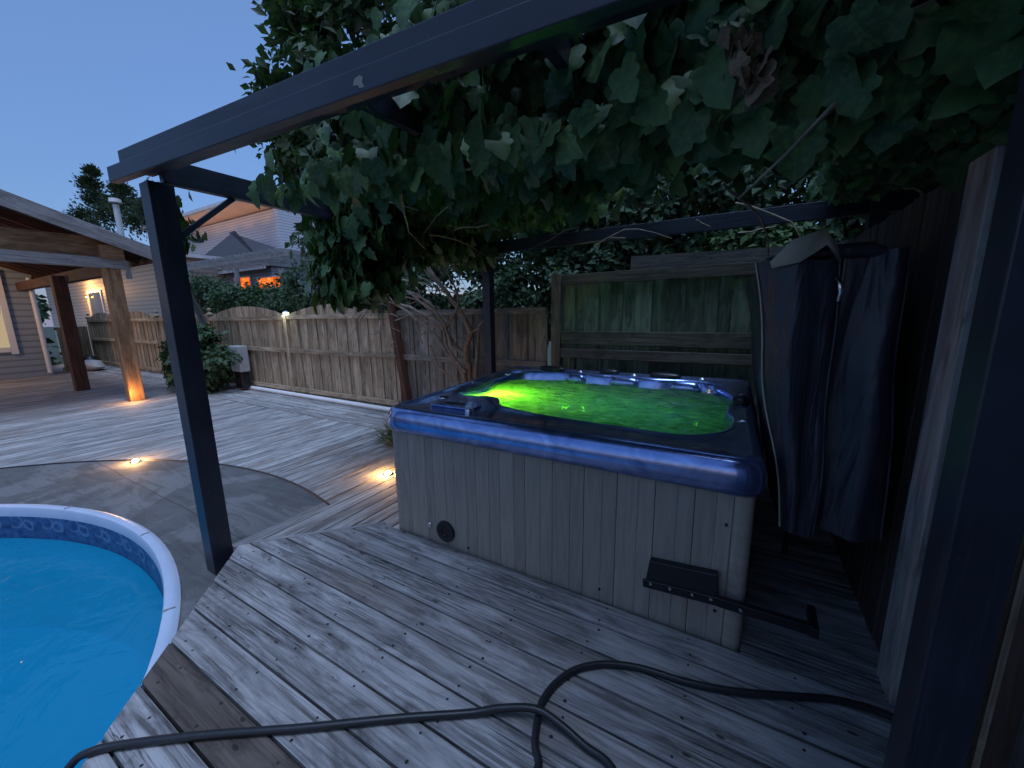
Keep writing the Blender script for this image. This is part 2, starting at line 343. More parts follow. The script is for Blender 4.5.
    def leaf(s,p,d,nrm,size,m,kind='grape'):
        """p base, d direction of tip, nrm facing"""
        d=d.normalized(); x=d.cross(nrm); 
        if x.length<.05: x=d.orthogonal()
        x.normalize(); z=x.cross(d); k=len(s.v); mi=s.mat(m); BID[0]+=1; off=float(BID[0]%5000)
        if kind=='grape':
            half=[(.12,-.12),(.32,-.15),(.47,.0),(.50,.16),(.46,.28),(.57,.42),(.50,.54),(.33,.60),(.32,.74),(.16,.90)]
            out=[(0,0)]+half+[(0,1.02)]+[(-a,b) for a,b in reversed(half)]
            fold=.16*random.uniform(.3,1.6); droop=.30*random.uniform(.2,1.5)
            loc=[(0,.38,0.0)]+[(a*random.uniform(.9,1.1),b,abs(a)*fold*(1 if random.random()<.8 else .3)-droop*b*b) for a,b in out]
            for a,b,c in loc: s.v.append(p+(x*a+d*b+z*c)*size)
            n=len(out)
            for i in range(n):
                j=(i+1)%n; A=out[i];B=out[j]
                s.face([k,k+1+i,k+1+j],[(off*7.3+.38,off+.5),(off*7.3+A[1],off+.5+A[0]*.8),(off*7.3+B[1],off+.5+B[0]*.8)],mi)
        elif kind=='oval':
            w=.32
            loc=[(0,0,0),(w,.45,.06),(0,1,-.12),(-w,.45,.06)]
            for a,b,c in loc: s.v.append(p+(x*a+d*b+z*c)*size)
            s.face([k,k+1,k+2],[(off,off+.5),(off+.4,off+.8),(off+1,off+.5)],mi); s.face([k,k+2,k+3],[(off,off+.5),(off+1,off+.5),(off+.4,off+.2)],mi)
        else: # blade
            w=.07
            for a,b,c in ((-w,0,0),(w,0,0),(w*.8,.5,.12),(-w*.8,.5,.12),(0,1,-.1)): s.v.append(p+(x*a+d*b+z*c)*size)
            s.face([k,k+1,k+2,k+3],[(off,off+.2),(off,off+.8),(off+.5,off+.8),(off+.5,off+.2)],mi); s.face([k+3,k+2,k+4],[(off+.5,off+.2),(off+.5,off+.8),(off+1,off+.5)],mi)
    def build(s,name,parent=None,smooth=None,bevel=0,origin=None):
        me=bpy.data.meshes.new(name); o0=Vector(origin) if origin is not None else Vector((0,0,0))
        me.from_pydata([tuple(v-o0) for v in s.v],[],s.f)
        ul=me.uv_layers.new(name='UVMap'); flat=[c for fu in s.uv for u in fu for c in u]
        ul.data.foreach_set('uv',flat); me.polygons.foreach_set('material_index',s.mi)
        for m_ in s.mats: me.materials.append(m_)
        if smooth is not None:
            me.polygons.foreach_set('use_smooth',[True]*len(me.polygons)); me.set_sharp_from_angle(angle=R_(smooth))
        me.update()
        ob=bpy.data.objects.new(name,me); COL.objects.link(ob); ob.location=o0
        if parent is not None:
            ob.parent=parent; ob.location=o0-parent.location
        if bevel:
            b=ob.modifiers.new('bevel','BEVEL'); b.width=bevel; b.segments=2; b.limit_method='ANGLE'; b.angle_limit=R_(40)
        return ob
def tag(o,label=None,cat=None,group=None,kind=None):
    if label:o['label']=label
    if cat:o['category']=cat
    if group:o['group']=group
    if kind:o['kind']=kind
    return o
def thing(name,label,cat,loc=(0,0,0),group=None):
    o=bpy.data.objects.new(name,None); COL.objects.link(o); o.location=loc; o.empty_display_size=.1; return tag(o,label,cat,group)
rnd=random.uniform
def rv(): 
    while True:
        v=Vector((rnd(-1,1),rnd(-1,1),rnd(-1,1)))
        if .05<v.length<1: return v.normalized()
ZL=-.15
PC=Vector((-4.26,-2.29)); PR=3.35; CR=4.45
# ---------------------------------------------------------------- setting
b=MB(); b.prism([(-300,-300),(300,-300),(300,300),(-300,300)],-1.9,-1.6,M['ground']); tag(b.build('ground'),kind='structure')
# upper deck: boards run along X, left ends cut on two diagonals
def left_x(y):
    return -2.96+(y-1.18) if y>1.18 else -2.96+(1.18-y)*1.02
b=MB(); pitch=.163; gap=.011
ys=[1.878-i*pitch for i in range(26)]
for i,y1 in enumerate(ys):
    y0=y1-pitch+gap; xl1,xl0=left_x(y1),left_x(y0); 
    mt=M['deck_brown'] if i==8 else M['deck']
    dz=rnd(-.0015,.0015); xr=3.4
    poly=[(xl0,y0),(xr,y0),(xr,y1),(xl1,y1)]
    if y0<1.18<y1: poly.append((-2.96,1.18))
    b.prism(poly,-.038+dz,dz,mt)
    # pairs of screws over each joist
    for xj in [ -2.6+.42*j for j in range(14)]:
        if xj<max(xl0,xl1)+.06: continue
        for yy in (y0+.03,y1-.03):
            if random.random()<.1: continue
            r=rnd(.0055,.0085); cx,cy=xj+rnd(-.02,.02),yy+rnd(-.006,.006)
            b.prism([(cx+r*math.cos(t),cy+r*math.sin(t)) for t in [k*math.pi/3 for k in range(6)]],dz-.002,dz+.0012,M['nail'])
    for xe in (max(xl0,xl1)+.07,):
        for yy in (y0+.035,y1-.035):
            r=.007; cx,cy=xe+(abs(xl0-xl1)*0),yy
            b.prism([(cx+r*math.cos(t),cy+r*math.sin(t)) for t in [k*math.pi/3 for k in range(6)]],dz-.002,dz+.0012,M['nail'])
# edge fascia below the diagonals
def edge(a,c,z0,z1,t,mt):
    a=Vector((*a,0));c=Vector((*c,0)); d=(c-a).normalized(); nrm=Vector((-d.y,d.x,0))*t
    P=[a,c,c+nrm,a+nrm]; P=[Vector((p.x,p.y,z0)) for p in P]+[Vector((p.x,p.y,z1)) for p in P]; b.hexa(P,mt,0)
edge((-2.97,1.18),(-2.26,1.89),-.116,-.003,.03,M['fascia'])
edge((-.2,-1.52),(-2.965,1.185),-.116,-.05,.03,M['painted'])
tag(b.build('upper_deck',bevel=.0025),kind='structure')
b=MB(); y=1.885
while y<5:
    b.prism([(.14,y),(3.4,y),(3.4,y+pitch-gap),(.14,y+pitch-gap)],-.04,rnd(-.0015,.0015),M['deck']); y+=pitch
tag(b.build('side_deck'),kind='structure')
#
# black sheet standing in for the shade under the deck boards
b=MB(); b.prism([(-2.1,1.80),(-2.85,1.16),(-2.2,.55),(0,-1.5),(3.3,-1.5),(3.3,1.8)],-.115,-.06,M['black']); tag(b.build('under_deck_shade'),kind='structure')
# lower deck: boards along Y (slightly fanned), clipped on the arc of the concrete
b=MB(); lp=.152
x=-3.30
i=0
while x>-24:
    x1=x; x0=x-lp+.012
    def ys_(xx):
        dx=xx-PC.x
        return PC.y+math.sqrt(CR*CR-dx*dx)+.02 if abs(dx)<CR-.02 else -7.
    y0a,y0b=ys_(x0),ys_(x1)
    dz=rnd(-.002,.002)
    b.prism([(x0,y0a),(x1,y0b),(x1,3.96),(x0,3.96)],ZL-.035,ZL+dz,M['ldeck'],(0,1,0))
    x-=lp
for k in range(7):   # right of the concrete tip, towards and under the tub corner
    x0=-3.29+k*lp; b.prism([(x0+.0,1.26+max(0,(k-2))*.02),(x0+lp-.012,1.26+max(0,(k-2))*.02),(x0+lp+.05,3.96),(x0+.062,3.96)],ZL-.035,ZL+.0035+rnd(0,.002),M['ldeck'],(0,1,0))
# the boards by the fence run along X beyond a seam at y=4
for k in range(7):
    y0=3.98+k*lp; xx=-2.1
    for seg_ in range(6):
        L=rnd(3.,4.); b.prism([(xx-L+.008,y0),(xx,y0),(xx,y0+lp-.012),(xx-L+.008,y0+lp-.012)],ZL-.035,ZL+rnd(-.002,.002),M['ldeck']); xx-=L
tag(b.build('lower_deck',bevel=.002),kind='structure')
b=MB(); b.prism([(-24,-7),(-9,-7),(-9,2.5),(-2.2,2.5),(-2.2,4.98),(-24,4.98)],ZL-.2,ZL-.05,M['black']); tag(b.build('lower_deck_shade'),kind='structure')  # plain black slab, stands in for the shade below the lower boards
# concrete apron round the pool (ring) with a dark edge strip
b=MB(); mi=b.mat(M['concrete']); k=0; N=160
for i in range(N+1):
    a=2*math.pi*i/N; c,s_=math.cos(a),math.sin(a)
    b.v.append(Vector((-4.16+3.55*c,-2.59+3.55*s_,ZL))); b.v.append(Vector((PC.x+CR*c,PC.y+CR*s_,ZL)))
for i in range(N): b.face([2*i,2*i+1,2*i+3,2*i+2],[(0,0)]*4,mi)
apron=tag(b.build('concrete_apron'),kind='structure')
b=MB(); pts=[]
for i in range(80):
    a=R_(82+ -6 + i*1.3) ; pts.append((PC.x+(CR+.008)*math.cos(a),PC.y+(CR+.008)*math.sin(a),ZL+.002))
b.tube(pts,.012,M['black'],6); tag(b.build('apron_edge_strip'),kind='structure')
QC=Vector((-4.16,-2.59)); QR=3.62
# ---------------------------------------------------------------- pool
pool=thing('swimming_pool','round vinyl lined swimming pool with pale rim filled with bright blue water','swimming pool',(QC.x,QC.y,-1.5))
b=MB(); mi=b.mat(M['liner']); N=180; prof=[(QR-.08,-.155,0),(QR-.084,-.20,.045),(QR-.088,-.445,.29),(QR-.088,-.9,.75),(QR-.13,-1.38,1.25),(QR-.5,-1.5,1.6),(0.01,-1.52,5)]
for r,z,v in prof:
    for i in range(N+1):
        a=2*math.pi*i/N; b.v.append(Vector((QC.x+r*math.cos(a),QC.y+r*math.sin(a),z)))
for q in range(len(prof)-1):
    for i in range(N):
        u0,u1=i/N*2*math.pi*3.2,(i+1)/N*2*math.pi*3.2; A=q*(N+1)+i
        b.face([A,A+1,A+N+2,A+N+1],[(u0,prof[q][2]),(u1,prof[q][2]),(u1,prof[q+1][2]),(u0,prof[q+1][2])],mi)
b.build('liner',pool,40)
b=MB(); b.lathe([(QR-.085,-.22),(QR-.085,-.145),(QR-.078,-.128),(QR-.05,-.120),(QR-.022,-.124),(QR,-.140),(QR+.003,-.20)],M['poolrim'],(QC.x,QC.y,0),160); b.build('rim',pool,35)
b=MB()
for i in range(18):
    a=R_(8+i*20); c=Vector((QC.x+(QR-.05)*math.cos(a),QC.y+(QR-.05)*math.sin(a),-.116))
    b.box(c,(.06,.006,.006),M['greybox'],Matrix.Rotation(a,3,'Z'))
b.build('rim_joint',pool)['kind']='stuff'
b=MB(); b.prism([(QC.x+(QR-.09)*math.cos(2*math.pi*i/120),QC.y+(QR-.09)*math.sin(2*math.pi*i/120)) for i in range(120)],-.447,-.44,M['poolwater']); b.f=b.f[:1]; b.uv=b.uv[:1]; b.mi=b.mi[:1]; b.build('water',pool)
# ---------------------------------------------------------------- hot tub
TX0,TX1,TY0,TY1=-2.16,.17,1.87,4.22
tub=thing('hot_tub','square hot tub with blue acrylic rim, grey plank skirt and green lit water','hot tub',(-1,3,ZL))
def rrect(x0,x1,y0,y1,r,n=8):
    P=[]
    for cx,cy,a0 in((x1-r,y1-r,0),(x0+r,y1-r,90),(x0+r,y0+r,180),(x1-r,y0+r,270)):
        for i in range(n+1):
            a=R_(a0+90*i/n); P.append((cx+r*math.cos(a),cy+r*math.sin(a)))
    return P
def resample(P,n):
    L=[0]
    for i in range(len(P)): L.append(L[-1]+math.dist(P[i],P[(i+1)%len(P)]))
    out=[];j=0
    for k in range(n):
        t=L[-1]*k/n
        while L[j+1]<t: j+=1
        f=(t-L[j])/max(1e-9,L[j+1]-L[j]); a=P[j];c=P[(j+1)%len(P)]; out.append((a[0]+(c[0]-a[0])*f,a[1]+(c[1]-a[1])*f))
    return out
# skirt
sk=MB(); xs=[-2.06,-1.90,-1.74,-1.56,-1.38,-1.20,-1.02,-.84,-.65,-.47,-.28,-.10,.06]
for a,c in zip(xs,xs[1:]):
    w=c-a; n_=2
    for q in range(n_):
        f=[.0,.56,1.][q]; g=[.0,.56,1.][q+1]
        sk.box(((a+w*(f+g)/2)-(.0015 if q else 0),TY0+.045+(.002 if q else 0),.33),(w*(g-f)-(.000 if q==0 else .0025),.022,.92),M['skirt'],axis=2)
ys2=[2.0+.19*i for i in range(11)]
for yc in ys2:
    for xx in (TX0+.055,TX1-.055): sk.box((xx,yc+.09,.33),(.022,.184,.92),M['skirt'],axis=2)
    
for xc in [TX0+.15+.19*i for i in range(11)]: sk.box((xc+.09,TY1-.055,.33),(.184,.022,.92),M['skirt'],axis=2)
sk.build('skirt',tub,bevel=.002)
b=MB(); b.box(((TX0+TX1)/2,(TY0+TY1)/2+.03,.30),(TX1-TX0-.14,TY1-TY0-.16,.9),M['black'])   # dark backing, open at the top
bb=b
b=MB(); mi=b.mat(M['black'])
Q=[(TX0+.075,TY0+.062),(TX1-.075,TY0+.062),(TX1-.075,TY1-.075),(TX0+.075,TY1-.075)]
k=0
for i in range(4):
    a=Q[i];c=Q[(i+1)%4]; n0=len(b.v); b.v+=[Vector((*a,-.14)),Vector((*c,-.14)),Vector((*c,.8)),Vector((*a,.8))]; b.face([n0,n0+1,n0+2,n0+3],[(0,0)]*4,mi)
b.build('inner_frame',tub)
for xx,yy in ((TX0+.075,TY0+.075),(TX1-.075,TY0+.075),(TX1-.075,TY1-.075),(TX0+.075,TY1-.075)):
    b=MB(); b.lathe([(.0,.79),(.045,.79),(.045,-.13),(0,-.13)][::-1],M['skirt'],(xx,yy,0),20)
    P=rrect(xx-.045,xx+.045,yy-.045,yy+.045,.035,5); b=MB(); b.prism(P,-.13,.79,M['skirt'],(0,1,0)); 
    # vertical grain for the corner post
    b.uv=[[(z_,x_+y_) for (x_,y_),z_ in zip(u,[b.v[i].z for i in f])] for u,f in zip(b.uv,b.f)]
    b.build('corner_panel',tub,40)
# rim shell
NP=240
outer=resample(rrect(TX0,TX1,TY0,TY1,.10,10),NP)
# find an inner outline matched by angle about the centre
C0=Vector((-1.02,3.12))
def ang_sample(P,n,phase=0):
    res=[]
    for kk in range(n):
        a=2*math.pi*kk/n; d=Vector((math.cos(a),math.sin(a))); best=None
        for i in range(len(P)):
            p=Vector(P[i])-C0;q=Vector(P[(i+1)%len(P)])-C0; e=q-p
            den=d.x*e.y-d.y*e.x
            if abs(den)<1e-12: continue
            t=(p.x*e.y-p.y*e.x)/den; u=(p.x*d.y-p.y*d.x)/den
            if t>0 and -1e-6<=u<=1+1e-6 and (best is None or t>best): best=t
        res.append((C0.x+d.x*best,C0.y+d.y*best))
    return res
outer=ang_sample(rrect(TX0,TX1,TY0,TY1,.09,10),NP)
def smoothclosed(P,it):
    for _ in range(it):
        Q=[]
        for i in range(len(P)):
            a=P[i];c=P[(i+1)%len(P)]; Q+=[(a[0]*.75+c[0]*.25,a[1]*.75+c[1]*.25),(a[0]*.25+c[0]*.75,a[1]*.25+c[1]*.75)]
        P=Q
    return P
inn=[(.01,2.38),(.06,2.75),(.00,3.0),(.06,3.3),(.03,3.6),(-.06,3.95),(-.30,4.06),(-.62,3.98),(-.85,4.06),(-1.2,4.0),(-1.45,4.07),(-1.80,4.0),(-2.02,3.9),(-2.04,3.5),(-1.98,3.2),(-2.04,2.9),(-2.03,2.62),(-1.80,2.50),(-1.62,2.60),(-1.54,2.56),(-1.46,2.38),(-1.25,2.30),(-.9,2.24),(-.5,2.22),(-.2,2.20)]
inn=smoothclosed(inn,2)
inner=ang_sample(inn,NP)
def lerp2(a,c,t): return (a[0]+(c[0]-a[0])*t,a[1]+(c[1]-a[1])*t)
def inset(P,d):
    out=[]
    for (x_,y_) in P:
        v=Vector((x_,y_))-C0; L=v.length; v=v*(1-d/L); out.append((C0.x+v.x,C0.y+v.y))
    return out
rings=[]
oi=inset
for d,z in ((.07,.775),(.035,.772),(.008,.782),(-.006,.81),(-.008,.85),(-.002,.895),(.012,.925),(.035,.945),(.06,.95),(.09,.947),(.115,.938)):
    rings.append([(x_,y_,z) for x_,y_ in oi(outer,d)])
for t,z in ((.55,.934),(.85,.934)):
    o2=oi(outer,.115); rings.append([(*lerp2(o2[i],inner[i],t),z) for i in range(NP)])
for d,z in ((-.03,.937),(0,.93),(.012,.91),(.02,.86),(.03,.80),(.06,.70)):
    rings.append([(x_,y_,z) for x_,y_ in oi(inner,d)])
for d,z in ((.10,.52),(.34,.46),(.40,.40),(.44,.12),(.6,.02)):
    rings.append([(x_,y_,z) for x_,y_ in oi(inner,d)])
b=MB(); mi=b.mat(M['acrylic'])
for rg in rings: b.v+=[Vector(p) for p in rg]
for q in range(len(rings)-1):
    for i in range(NP):
        j=(i+1)%NP; b.face([q*NP+i,q*NP+j,(q+1)*NP+j,(q+1)*NP+i],[(0,0)]*4,mi)
n0=len(b.v); b.v.append(Vector((C0.x,C0.y,0.0))); q=len(rings)-1
for i in range(NP): b.face([q*NP+i,q*NP+(i+1)%NP,n0],[(0,0)]*3,mi)
shell=b.build('acrylic_shell',tub,50)
# water surface with real swell
b=MB(); mi=b.mat(M['tubwater']); wr=oi(inner,.022); NR=46
for q in range(NR+1):
    t=q/NR
    for i in range(NP):
        x_,y_=C0.x+(wr[i][0]-C0.x)*t,C0.y+(wr[i][1]-C0.y)*t
        z_=.832+.013*noise.noise(Vector((x_*3.2,y_*4.5,1.)))+.006*noise.noise(Vector((x_*10,y_*13,4.)))
        b.v.append(Vector((x_,y_,z_)))
for q in range(NR):
    for i in range(NP):
        j=(i+1)%NP; b.face([q*NP+i,(q+1)*NP+i,(q+1)*NP+j,q*NP+j],[(0,0)]*4,mi)
b.build('water',tub,180)
# pillows, air controls, jets
def pillow(cx,cy,w,rot):
    b=MB(); P=[]
    for i in range(13):
        u=-1+2*i/12; P.append((u,math.sqrt(max(0,1-abs(u)**3))))
    mi=b.mat(M['black']); n1=12
    R3=Matrix.Rotation(rot,3,'Z')
    for i in range(13):
        u,r=P[i]
        for j in range(n1):
            a=2*math.pi*j/n1; b.v.append(Vector((cx,cy,.955))+R3@Vector((u*w/2,math.cos(a)*.055*r,math.sin(a)*.036*r)))
    for i in range(12):
        for j in range(n1):
            j2=(j+1)%n1; b.face([i*n1+j,i*n1+j2,(i+1)*n1+j2,(i+1)*n1+j],[(0,0)]*4,mi)
    return b.build('pillow',tub,60)
pillow(-1.62,4.09,.30,0); pillow(-1.02,4.12,.20,0); pillow(-.50,4.08,.28,0); pillow(.085,3.15,.22,R_(90))
def knob(cx,cy,r,name='air_control'):
    b=MB(); b.lathe([(0,.953),(r*.5,.952),(r*.6,.948),(r*.9,.945),(r,.940),(r,.93),(0,.93)][::-1],M['chrome'],(cx,cy,0),20); b.build(name,tub,40)
for cx,cy,r in ((-2.06,3.02,.035),(-1.95,3.62,.04),(.10,2.62,.042),(.095,3.42,.04),(-1.32,4.12,.035),(-.78,4.10,.035),(-1.95,2.36,.045),(-1.55,2.12,.035),(-.20,4.12,.035)): knob(cx,cy,r)
b=MB(); P=rrect(-1.92,-1.52,2.10,2.28,.06,6); b.prism(P,.936,.950,M['acrylic']); ctl=b.build('control_panel',tub,bevel=.004)
b=MB(); b.prism(rrect(-1.80,-1.64,2.16,2.22,.01,3),.9505,.9525,M['glass_dark']); o=b.build('display',None); o.parent=ctl
# seat back ridges over the water (light blue cups)
for cx,cy,w in ((-1.33,4.00,.22),(-.85,4.01,.30),(-.32,3.99,.26)):
    b=MB(); b.v=[]; mi=b.mat(M['acrylic']); n1=14
    for i in range(9):
        u=-1+2*i/8; r=math.sqrt(max(0.0,1-u**4))
        for j in range(n1): a=math.pi*2*j/n1; b.v.append(Vector((cx+u*w/2,cy+math.cos(a)*.05*r,.855+math.sin(a)*.075*r)))
    for i in range(8):
        for j in range(n1): j2=(j+1)%n1; b.face([i*n1+j,i*n1+j2,(i+1)*n1+j2,(i+1)*n1+j],[(0,0)]*4,mi)
    b.build('headrest_pod',tub,60)
# underwater lamp
b=MB(); b.lathe([(0,.0),(.06,.0),(.06,.02),(0,.035)],M['bulb_green'],(-1.93,3.12,.70),20); b.build('spa_lamp',tub,60)
# vent, plug, lifter bracket
b=MB(); b.lathe([(0,.006),(.012,.008),(.03,.006),(.033,.012),(.055,.012),(.06,.016),(.074,.014),(.078,-.004),(0,-.004)],M['black'],(-1.652,TY0+.032,.10),28,'y'); b.build('speaker_vent',tub,30)
b=MB(); b.lathe([(0,.008),(.018,.006),(.022,.0),(.022,-.004),(0,-.004)],M['chrome'],(-1.80,TY0+.032,.105),16,'y'); b.build('drain_plug',tub,40)
for xx,zz in ((-1.46,.03),(-.55,.06),(.02,.16),(.035,.62)):
    b=MB(); b.lathe([(0,.004),(.007,.003),(.008,-.003),(0,-.003)],M['nail'],(xx,TY0+.032,zz),8,'y'); b.build('skirt_screw',tub)
for o_ in [tub]+list(tub.children_recursive):
    if o_.type!='MESH': continue
    off_=tub.location if o_.parent==tub else Vector((0,0,0))
    off_=Vector((0,0,0))
    for v in o_.data.vertices:
        wy=v.co.y; wx=v.co.x
        # meshes are stored in world metres; the tub flares slightly towards the back left
        v.co.x=wx-.115*max(0,wy-TY0)*(TX1-wx)/(TX1-TX0)
# ---------------------------------------------------------------- cover lifter: bracket and arm
lift=thing('cover_lifter','black metal cover lifter with bracket screwed to the tub skirt','cover lifter',(0,TY0,.2))
b=MB(); b.hexa([Vector(p) for p in ((-.30,TY0-.022,.235),(.03,TY0-.022,.262),(.03,TY0+.03,.262),(-.30,TY0+.03,.235),(-.285,TY0-.012,.355),(.02,TY0-.012,.382),(.02,TY0+.03,.382),(-.285,TY0+.03,.355))],M['black'],0)
b.box((-.13,TY0-.024,.245),(.36,.012,.045),M['black'],Matrix.Rotation(R_(-4.),3,'Y')); br=b.build('bracket',lift,bevel=.004)
b=MB(); b.beam((.03,TY0-.03,.265),(.39,TY0-.01,.255),.03,.045,M['black']); b.build('arm',lift,bevel=.003)
b=MB(); b.beam((.39,TY0-.03,.25),(.395,TY0+.12,.26),.03,.045,M['black']); b.build('arm_end',lift,bevel=.003)
b=MB(); b.beam((.40,2.9,.0),(.40,2.9,1.83),.03,.03,M['black'],Vector((0,1,0))); b.build('upright',lift,bevel=.003)
b=MB(); b.beam((.40,2.2,1.845),(.40,4.1,1.845),.03,.03,M['black']); b.build('crossbar',lift,bevel=.003)
for q in range(5):
    b=MB(); b.lathe([(0,.006),(.007,.005),(.009,0),(0,-.001)],M['chrome'],((-.27,-.18,-.08,-.0,.12)[q],TY0-.033+(-.02 if q==4 else 0),.245+q*.006),10,'y'); b.build('bolt',lift,40)
# ---------------------------------------------------------------- tub cover folded over the lifter bar
cov=thing('tub_cover','folded navy vinyl tub cover hanging on edge beside the right side of the tub','tub cover',(.42,3,.5))
def slab(name,top,bot,y0,y1,zt,zb,wt,seed,mt):
    """hanging padded slab: top/bot = (x_left,x_right) at the near end"""
    b=MB(); mi=b.mat(mt); NZ=26; NYs=18; ring=[]
    def sect(t,yy):
        f=math.sin(math.pi*min(1,t*1.02))*.5
        xl=top[0]+(bot[0]-top[0])*t; xr=top[1]+(bot[1]-top[1])*t; z=zt+(zb-zt)*t
        fold=.020*noise.noise(Vector((yy*2.+seed,t*3.,seed)))+.012*math.sin(t*9+seed+yy*3)
        return xl+fold-.012*f,xr+fold*.6+.014*f,z
    # perimeter points in (x, y) for each height: near face has creases
    NX=16
    for i in range(NZ+1):
        t=i/NZ; xl,xr,z=sect(t,y0); row=[]
        for j in range(NX+1):
            u=j/NX; cre=.034*math.sin((u*2.3+.5*t+seed)*math.pi)*(.35+.65*(1-abs(2*t-1)))+.02*noise.noise(Vector((u*3.,t*2.2,seed*3)))
            edge_=.03*((abs(2*u-1))**6)
            row.append(Vector((xl+(xr-xl)*u,y0+cre+edge_,z+.008*math.sin(u*5+seed))))
        for j in range(1,NYs+1): 
            yy=y0+.03+(y1-y0-.03)*j/NYs; a_,c_,_z=sect(t,yy); row.append(Vector((c_,yy,z)))
        for j in range(NX): 
            u=1-j/NX; row.append(Vector((xl+(xr-xl)*u,y1,z)))
        for j in range(NYs,0,-1):
            yy=y0+.03+(y1-y0-.03)*j/NYs; a_,c_,_z=sect(t,yy); row.append(Vector((a_,yy,z)))
        ring.append(row)
    n1=len(ring[0])
    for r in ring: b.v+=r
    for i in range(NZ):
        for j in range(n1):
            j2=(j+1)%n1; b.face([(i+1)*n1+j,(i+1)*n1+j2,i*n1+j2,i*n1+j],[(0,0)]*4,mi)
    b.face(list(range(n1)),[(0,0)]*n1,mi); b.face([NZ*n1+j for j in reversed(range(n1))],[(0,0)]*n1,mi)
    o=b.build(name,cov,45)
    # piping down both near edges
    p=MB(); p.tube([r[0]+Vector((-.002,-.002,0)) for r in ring],.0045,M['lining'],6); p.tube([r[NX]+Vector((.002,-.002,0)) for r in ring],.0045,M['vinyl'],6)
    pp=p.build('piping',None,60); pp.parent=o
    return o
slab('cover_half',(.065,.35),(.255,.375),2.04,4.05,1.80,.58,.1,.3,M['vinyl'])
slab('cover_half',(.365,.56),(.40,.635),2.12,4.1,1.83,.58,.1,1.7,M['vinyl'])
b=MB(); mi=b.mat(M['lining'])
# top flap: beige lining folded back over the bar
F=[[onY(770,262,2.02),onY(792,240,2.02),onY(826,228,2.03),onY(838,246,2.03)],[onY(772,268,2.02),onY(800,262,2.0),onY(828,244,2.0),onY(842,262,2.02)]]
for rr in F: b.v+=rr
b.v+= [p+Vector((.02,.35,-.01)) for p in F[0]]
for i in range(3): b.face([4+i,4+i+1,i+1,i],[(0,0)]*4,mi); b.face([i,i+1,8+i+1,8+i],[(0,0)]*4,mi)
fl=b.build('fold_flap',cov,60); so=fl.modifiers.new('th','SOLIDIFY'); so.thickness=.008
b=MB(); b.tube([(.34,2.03,1.72),(.345,2.0,1.70),(.352,2.0,1.66),(.35,2.02,1.63)],.008,M['chrome'],8); b.build('handle_clip',cov,60)
b=MB(); b.tube([(.10,2.07,1.80),(.2,2.1,1.82),(.33,2.1,1.83),(.45,2.12,1.83),(.49,2.14,1.82)],[.02,.03,.028,.03,.02],M['vinyl'],8); b.build('fold_top',cov,60)
# ---------------------------------------------------------------- black strap at the tub corner
# ---------------------------------------------------------------- pergola
perg=thing('pergola','dark painted timber pergola over the hot tub, overgrown with vine','pergola',(-3.02,1.05,ZL))
PW=.125
b=MB(); b.box((-3.03,1.085,1.12),(PW,PW,2.52),M['painted']); b.build('post',perg,bevel=.004)
b=MB(); b.box((-3.00,4.58,1.13),(.12,.12,2.54),M['painted']); b.build('post',perg,bevel=.004)
b=MB(); b.box((.500,1.20,1.2),(.10,.10,2.4),M['painted']); b.build('post',perg,bevel=.004)
b=MB(); b.box((.98,4.60,1.2),(.12,.12,2.6),M['painted']); b.build('post',perg,bevel=.004)
d=Vector((math.cos(R_(4.1)),math.sin(R_(4.1)),0)); a0=Vector((-3.12,.945,0))
b=MB(); b.beam(a0+Vector((0,-.02,2.399)),a0+d*5.6+Vector((0,-.02,2.399)),.045,.080,M['painted']); b.build('front_beam',perg,bevel=.004)
b=MB(); b.beam(a0+Vector((-.0,.09,2.491)),a0+d*5.6+Vector((0,.09,2.491)),.15,.098,M['painted']); b.build('top_plate',perg,bevel=.005)
b=MB(); b.beam((-3.05,1.12,2.47),(-3.02,4.9,2.47),.06,.14,M['painted']); b.build('side_beam',perg,bevel=.004)
b=MB(); b.beam((-3.2,4.60,2.47),(1.6,4.62,2.47),.06,.15,M['painted']); b.build('rear_beam',perg,bevel=.004)
b=MB(); b.beam((-3.04,1.14,2.08),(-3.05,1.50,2.40),.03,.03,M['painted']); b.build('knee_brace',perg)
for xx in (-1.4,-.6,.2,1.0):
    b=MB(); b.beam((xx,1.22,2.49),(xx,2.9,2.56),.045,.10,M['painted']); b.build('rafter',perg,bevel=.003)
A=onX(163,247,-3.12);B=onX(201,324,-3.12)
b=MB(); b.beam(A+Vector((.03,0,0)),B+Vector((0,.02,0)),.012,.04,M['fascia']); b.build('loose_strip',perg)
b=MB(); P_=[onY(354+a_,79+c_,.985) for a_,c_ in ((0,0),(5,-4),(9,-2),(8,3),(10,8),(5,9),(4,6),(-1,7))]
n_p=a0+d*1.5; nrm_=Vector((d.y,-d.x,0)); 
def onbeam(p): r=(p-Vector((0,0,H))); pl=a0+Vector((0,-.0440,0)); t=(pl-Vector((0,0,H))).dot(nrm_)/r.dot(nrm_) if False else ((pl.x*nrm_.x+pl.y*nrm_.y)/(r.x*nrm_.x+r.y*nrm_.y)); return Vector((0,0,H))+r*t
P_=[onbeam(p) for p in P_]; k_=len(P_); b.v=P_+[p-nrm_*.004 for p in P_]; mi=b.mat(M['fascia']); b.face(list(range(k_)),[(0,0)]*k_,mi); b.face([k_+i for i in reversed(range(k_))],[(0,0)]*k_,mi)
for i in range(k_): b.face([i,k_+i,k_+(i+1)%k_,(i+1)%k_],[(0,0)]*4,mi)
b.build('peeled_patch',perg)
